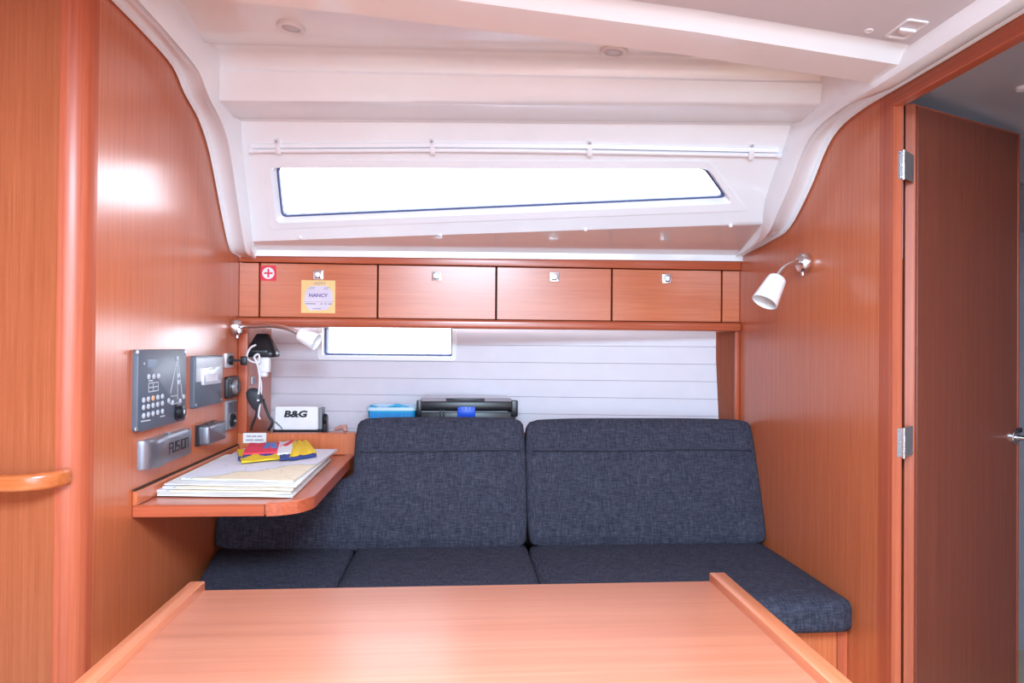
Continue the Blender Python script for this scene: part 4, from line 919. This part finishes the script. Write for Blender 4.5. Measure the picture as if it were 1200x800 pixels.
# ------------------------------------------------------------------ door standing ajar
zd = at(1071, 122, Y=1.63).z
ph = at(1061, 400, Y=1.60); pf = at(1195.5, 157, Z=zd); ph2 = at(1072, 122, Z=zd)
A = V((ph2.x, ph2.y, 0)); Bq = V((pf.x, pf.y, 0)); dd = (Bq-A).normalized(); nn = V((-dd.y, dd.x, 0))     # nn: away from the camera
if nn.y < 0: nn = -nn
dr = empty('door_1', A, 'wooden cabin door standing ajar on the right', 'door', kind='structure')
Ld = (Bq-A).length; md = frame(A, dd, nn, (0, 0, 1)); zbot = .12
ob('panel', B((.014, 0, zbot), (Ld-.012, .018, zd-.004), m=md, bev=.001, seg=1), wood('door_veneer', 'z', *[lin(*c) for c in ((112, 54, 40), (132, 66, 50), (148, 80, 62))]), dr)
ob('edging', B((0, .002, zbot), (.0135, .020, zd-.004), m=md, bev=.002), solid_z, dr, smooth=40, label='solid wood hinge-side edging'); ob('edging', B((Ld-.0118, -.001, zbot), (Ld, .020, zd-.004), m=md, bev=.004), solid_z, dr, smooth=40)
ob('edging', B((0, .0, zd-.0038), (Ld, .019, zd), m=md), solid_x, dr)
# stepped hinge stile seen edge-on
hs = at(1061, 400, Y=A.y+.002)
ob('hinge_stile', P([V((hs.x, A.y+.004, zbot)), V((A.x-.001, A.y-.004, zbot)), V((A.x-.001, A.y+.014, zbot)), V((hs.x+.004, A.y+.022, zbot))], (0, 0, zd-zbot)), solid_z, dr)
def hinge(yp0, yp1):
    pa = at(1059, yp0, Y=yj-.006); pb = at(1059, yp1, Y=yj-.006)
    h = empty('hinge', pb, None); h.parent = dr; h.location = pb-A; h['label'] = 'steel butt hinge'
    for k in range(5):
        z_a, z_b = pb.z+(pa.z-pb.z)*k/5, pb.z+(pa.z-pb.z)*(k+1)/5-.0008
        ob('knuckle', TU([V((pb.x, pb.y, z_a)), V((pb.x, pb.y, z_b))], .0042, n=12), chrome, h, smooth=50)
    l1 = at(1051.5, 400, Y=yj-.001); ob('leaf', B((l1.x, yj-.003, pb.z+.003), (pa.x-.002, yj-.0015, pa.z-.002)), steel, h)
    for f in (.12, .5, .88): ob('screw', LA([(.0026, 0), (.0023, .001), (0, .0012)], frame(((l1.x+pa.x)/2-.002, yj-.003, pb.z+(pa.z-pb.z)*f), (1, 0, 0), (0, 0, 1), (0, -1, 0)), n=10), chrome, h)
    l2 = at(1069.5, 400, Y=A.y-.006); ob('leaf', P([V((pa.x, pa.y-.003, pb.z+.004)), V((l2.x, A.y-.008, pb.z+.004)), V((l2.x, A.y-.0065, pb.z+.004)), V((pa.x, pa.y-.001, pb.z+.004))], (0, 0, pa.z-pb.z-.004)), steel, h)
    for f in (.15, .5, .85):
        ob('screw', LA([(.0028, 0), (.0025, .001), (0, .0012)], frame((l2.x-.008, A.y-.0076, pb.z+(pa.z-pb.z)*f), (1, 0, 0), (0, 0, 1), (0, -1, 0)), n=10), chrome, h)
hinge(175.5, 210.5); hinge(501, 537)
# lever handle
q = at(1192, 512, Y=1.80); s_ = (V((q.x, q.y, 0))-A).dot(dd); s_ = Ld-.028
mh_ = frame(A+dd*s_+V((0, 0, at(1192, 512, Y=(A+dd*s_).y).z)), dd, (0, 0, 1), -nn)
hd = empty('door_handle', mh_.translation); hd.parent = dr; hd.location = mh_.translation-A; hd['label'] = 'chrome lever handle'
ob('rose', LA([(.020, 0), (.020, .006), (.016, .009), (0, .009)], mh_, n=24), chrome, hd, smooth=40); ob('lever', TU([mh_ @ V(c_) for c_ in ((0, 0, .008), (0, 0, .035), (-.004, 0, .042), (-.010, 0, .044), (-.016, 0, .044))], [.007, .007, .008, .007, .006], n=12), chrome, hd, smooth=60); ob('thumb_turn', B((-.006, .014, .008), (.010, .028, .018), m=mh_, bev=.003), blk, hd, smooth=40)

# ------------------------------------------------------------------ handrail on the left foreground panel
zr_ = at(40, 565, Y=1.44).z; xe_ = at(82, 560, Y=1.47).x
hp_ = [V((-2.15, 1.43, zr_)), V((-1.6, 1.43, zr_))]+[V((xe_-.085+.068*math.sin(a), PY-.004-.058*math.cos(a), zr_+.002*math.sin(a))) for a in [math.radians(7.5*k) for k in range(13)]]; bm = bmesh.new(); rows = []
sec = rrect(.022, .034, .009, 4)
for i, p in enumerate(hp_):
    t = (hp_[min(i+1, len(hp_)-1)]-hp_[max(i-1, 0)]).normalized(); s = V((t.y, -t.x, 0)).normalized()
    rows.append([p+s*a+V((0, 0, b)) for a, b in sec])
for a, b in zip(rows, rows[1:]): ring(bm, a, b)
bmesh.ops.remove_doubles(bm, verts=bm.verts, dist=1e-5); bmesh.ops.holes_fill(bm, edges=[e for e in bm.edges if e.is_boundary])
ob('handrail', bm, wood('handrail_wood', 'x', *[lin(*c) for c in ((166, 80, 38), (188, 98, 52), (204, 118, 68))], fine=90), smooth=50, label='light wooden handrail across the left foreground panel', cat='handrail')

# ------------------------------------------------------------------ saloon table
zT = .680
tb = empty('saloon_table', (.02, .8, 0), 'wooden saloon table with raised side fiddles in the foreground', 'table')
f0 = at(222, 681, Z=zT+.016); f1 = at(849, 670, Z=zT+.016); yT = f0.y; i0 = at(238.5, 686, Z=zT).x; i1 = at(831, 676.5, Z=zT).x
yN = .25
ob('table_top', B((f0.x+.004, yN, zT-.024), (f1.x-.004, yT, zT), bev=.003), table_x, tb, smooth=40)
fl = at(239, 682, Z=zT+.016).x; fr_ = at(831.5, 671, Z=zT+.016).x
ob('fiddle', B((f0.x, yN, zT-.026), (fl, yT+.002, zT+.016), bev=.003), table_y, tb, smooth=40); ob('fiddle', B((fr_, yN, zT-.026), (f1.x, yT+.002, zT+.016), bev=.003), table_y, tb, smooth=40)
ob('pedestal', B((-.05, .45, .03), (.15, .85, zT-.025), bev=.01), solid_z, tb, smooth=40); ob('foot_plate', B((-.15, .35, 0), (.25, .95, .03), bev=.008), solid_y, tb, smooth=40)
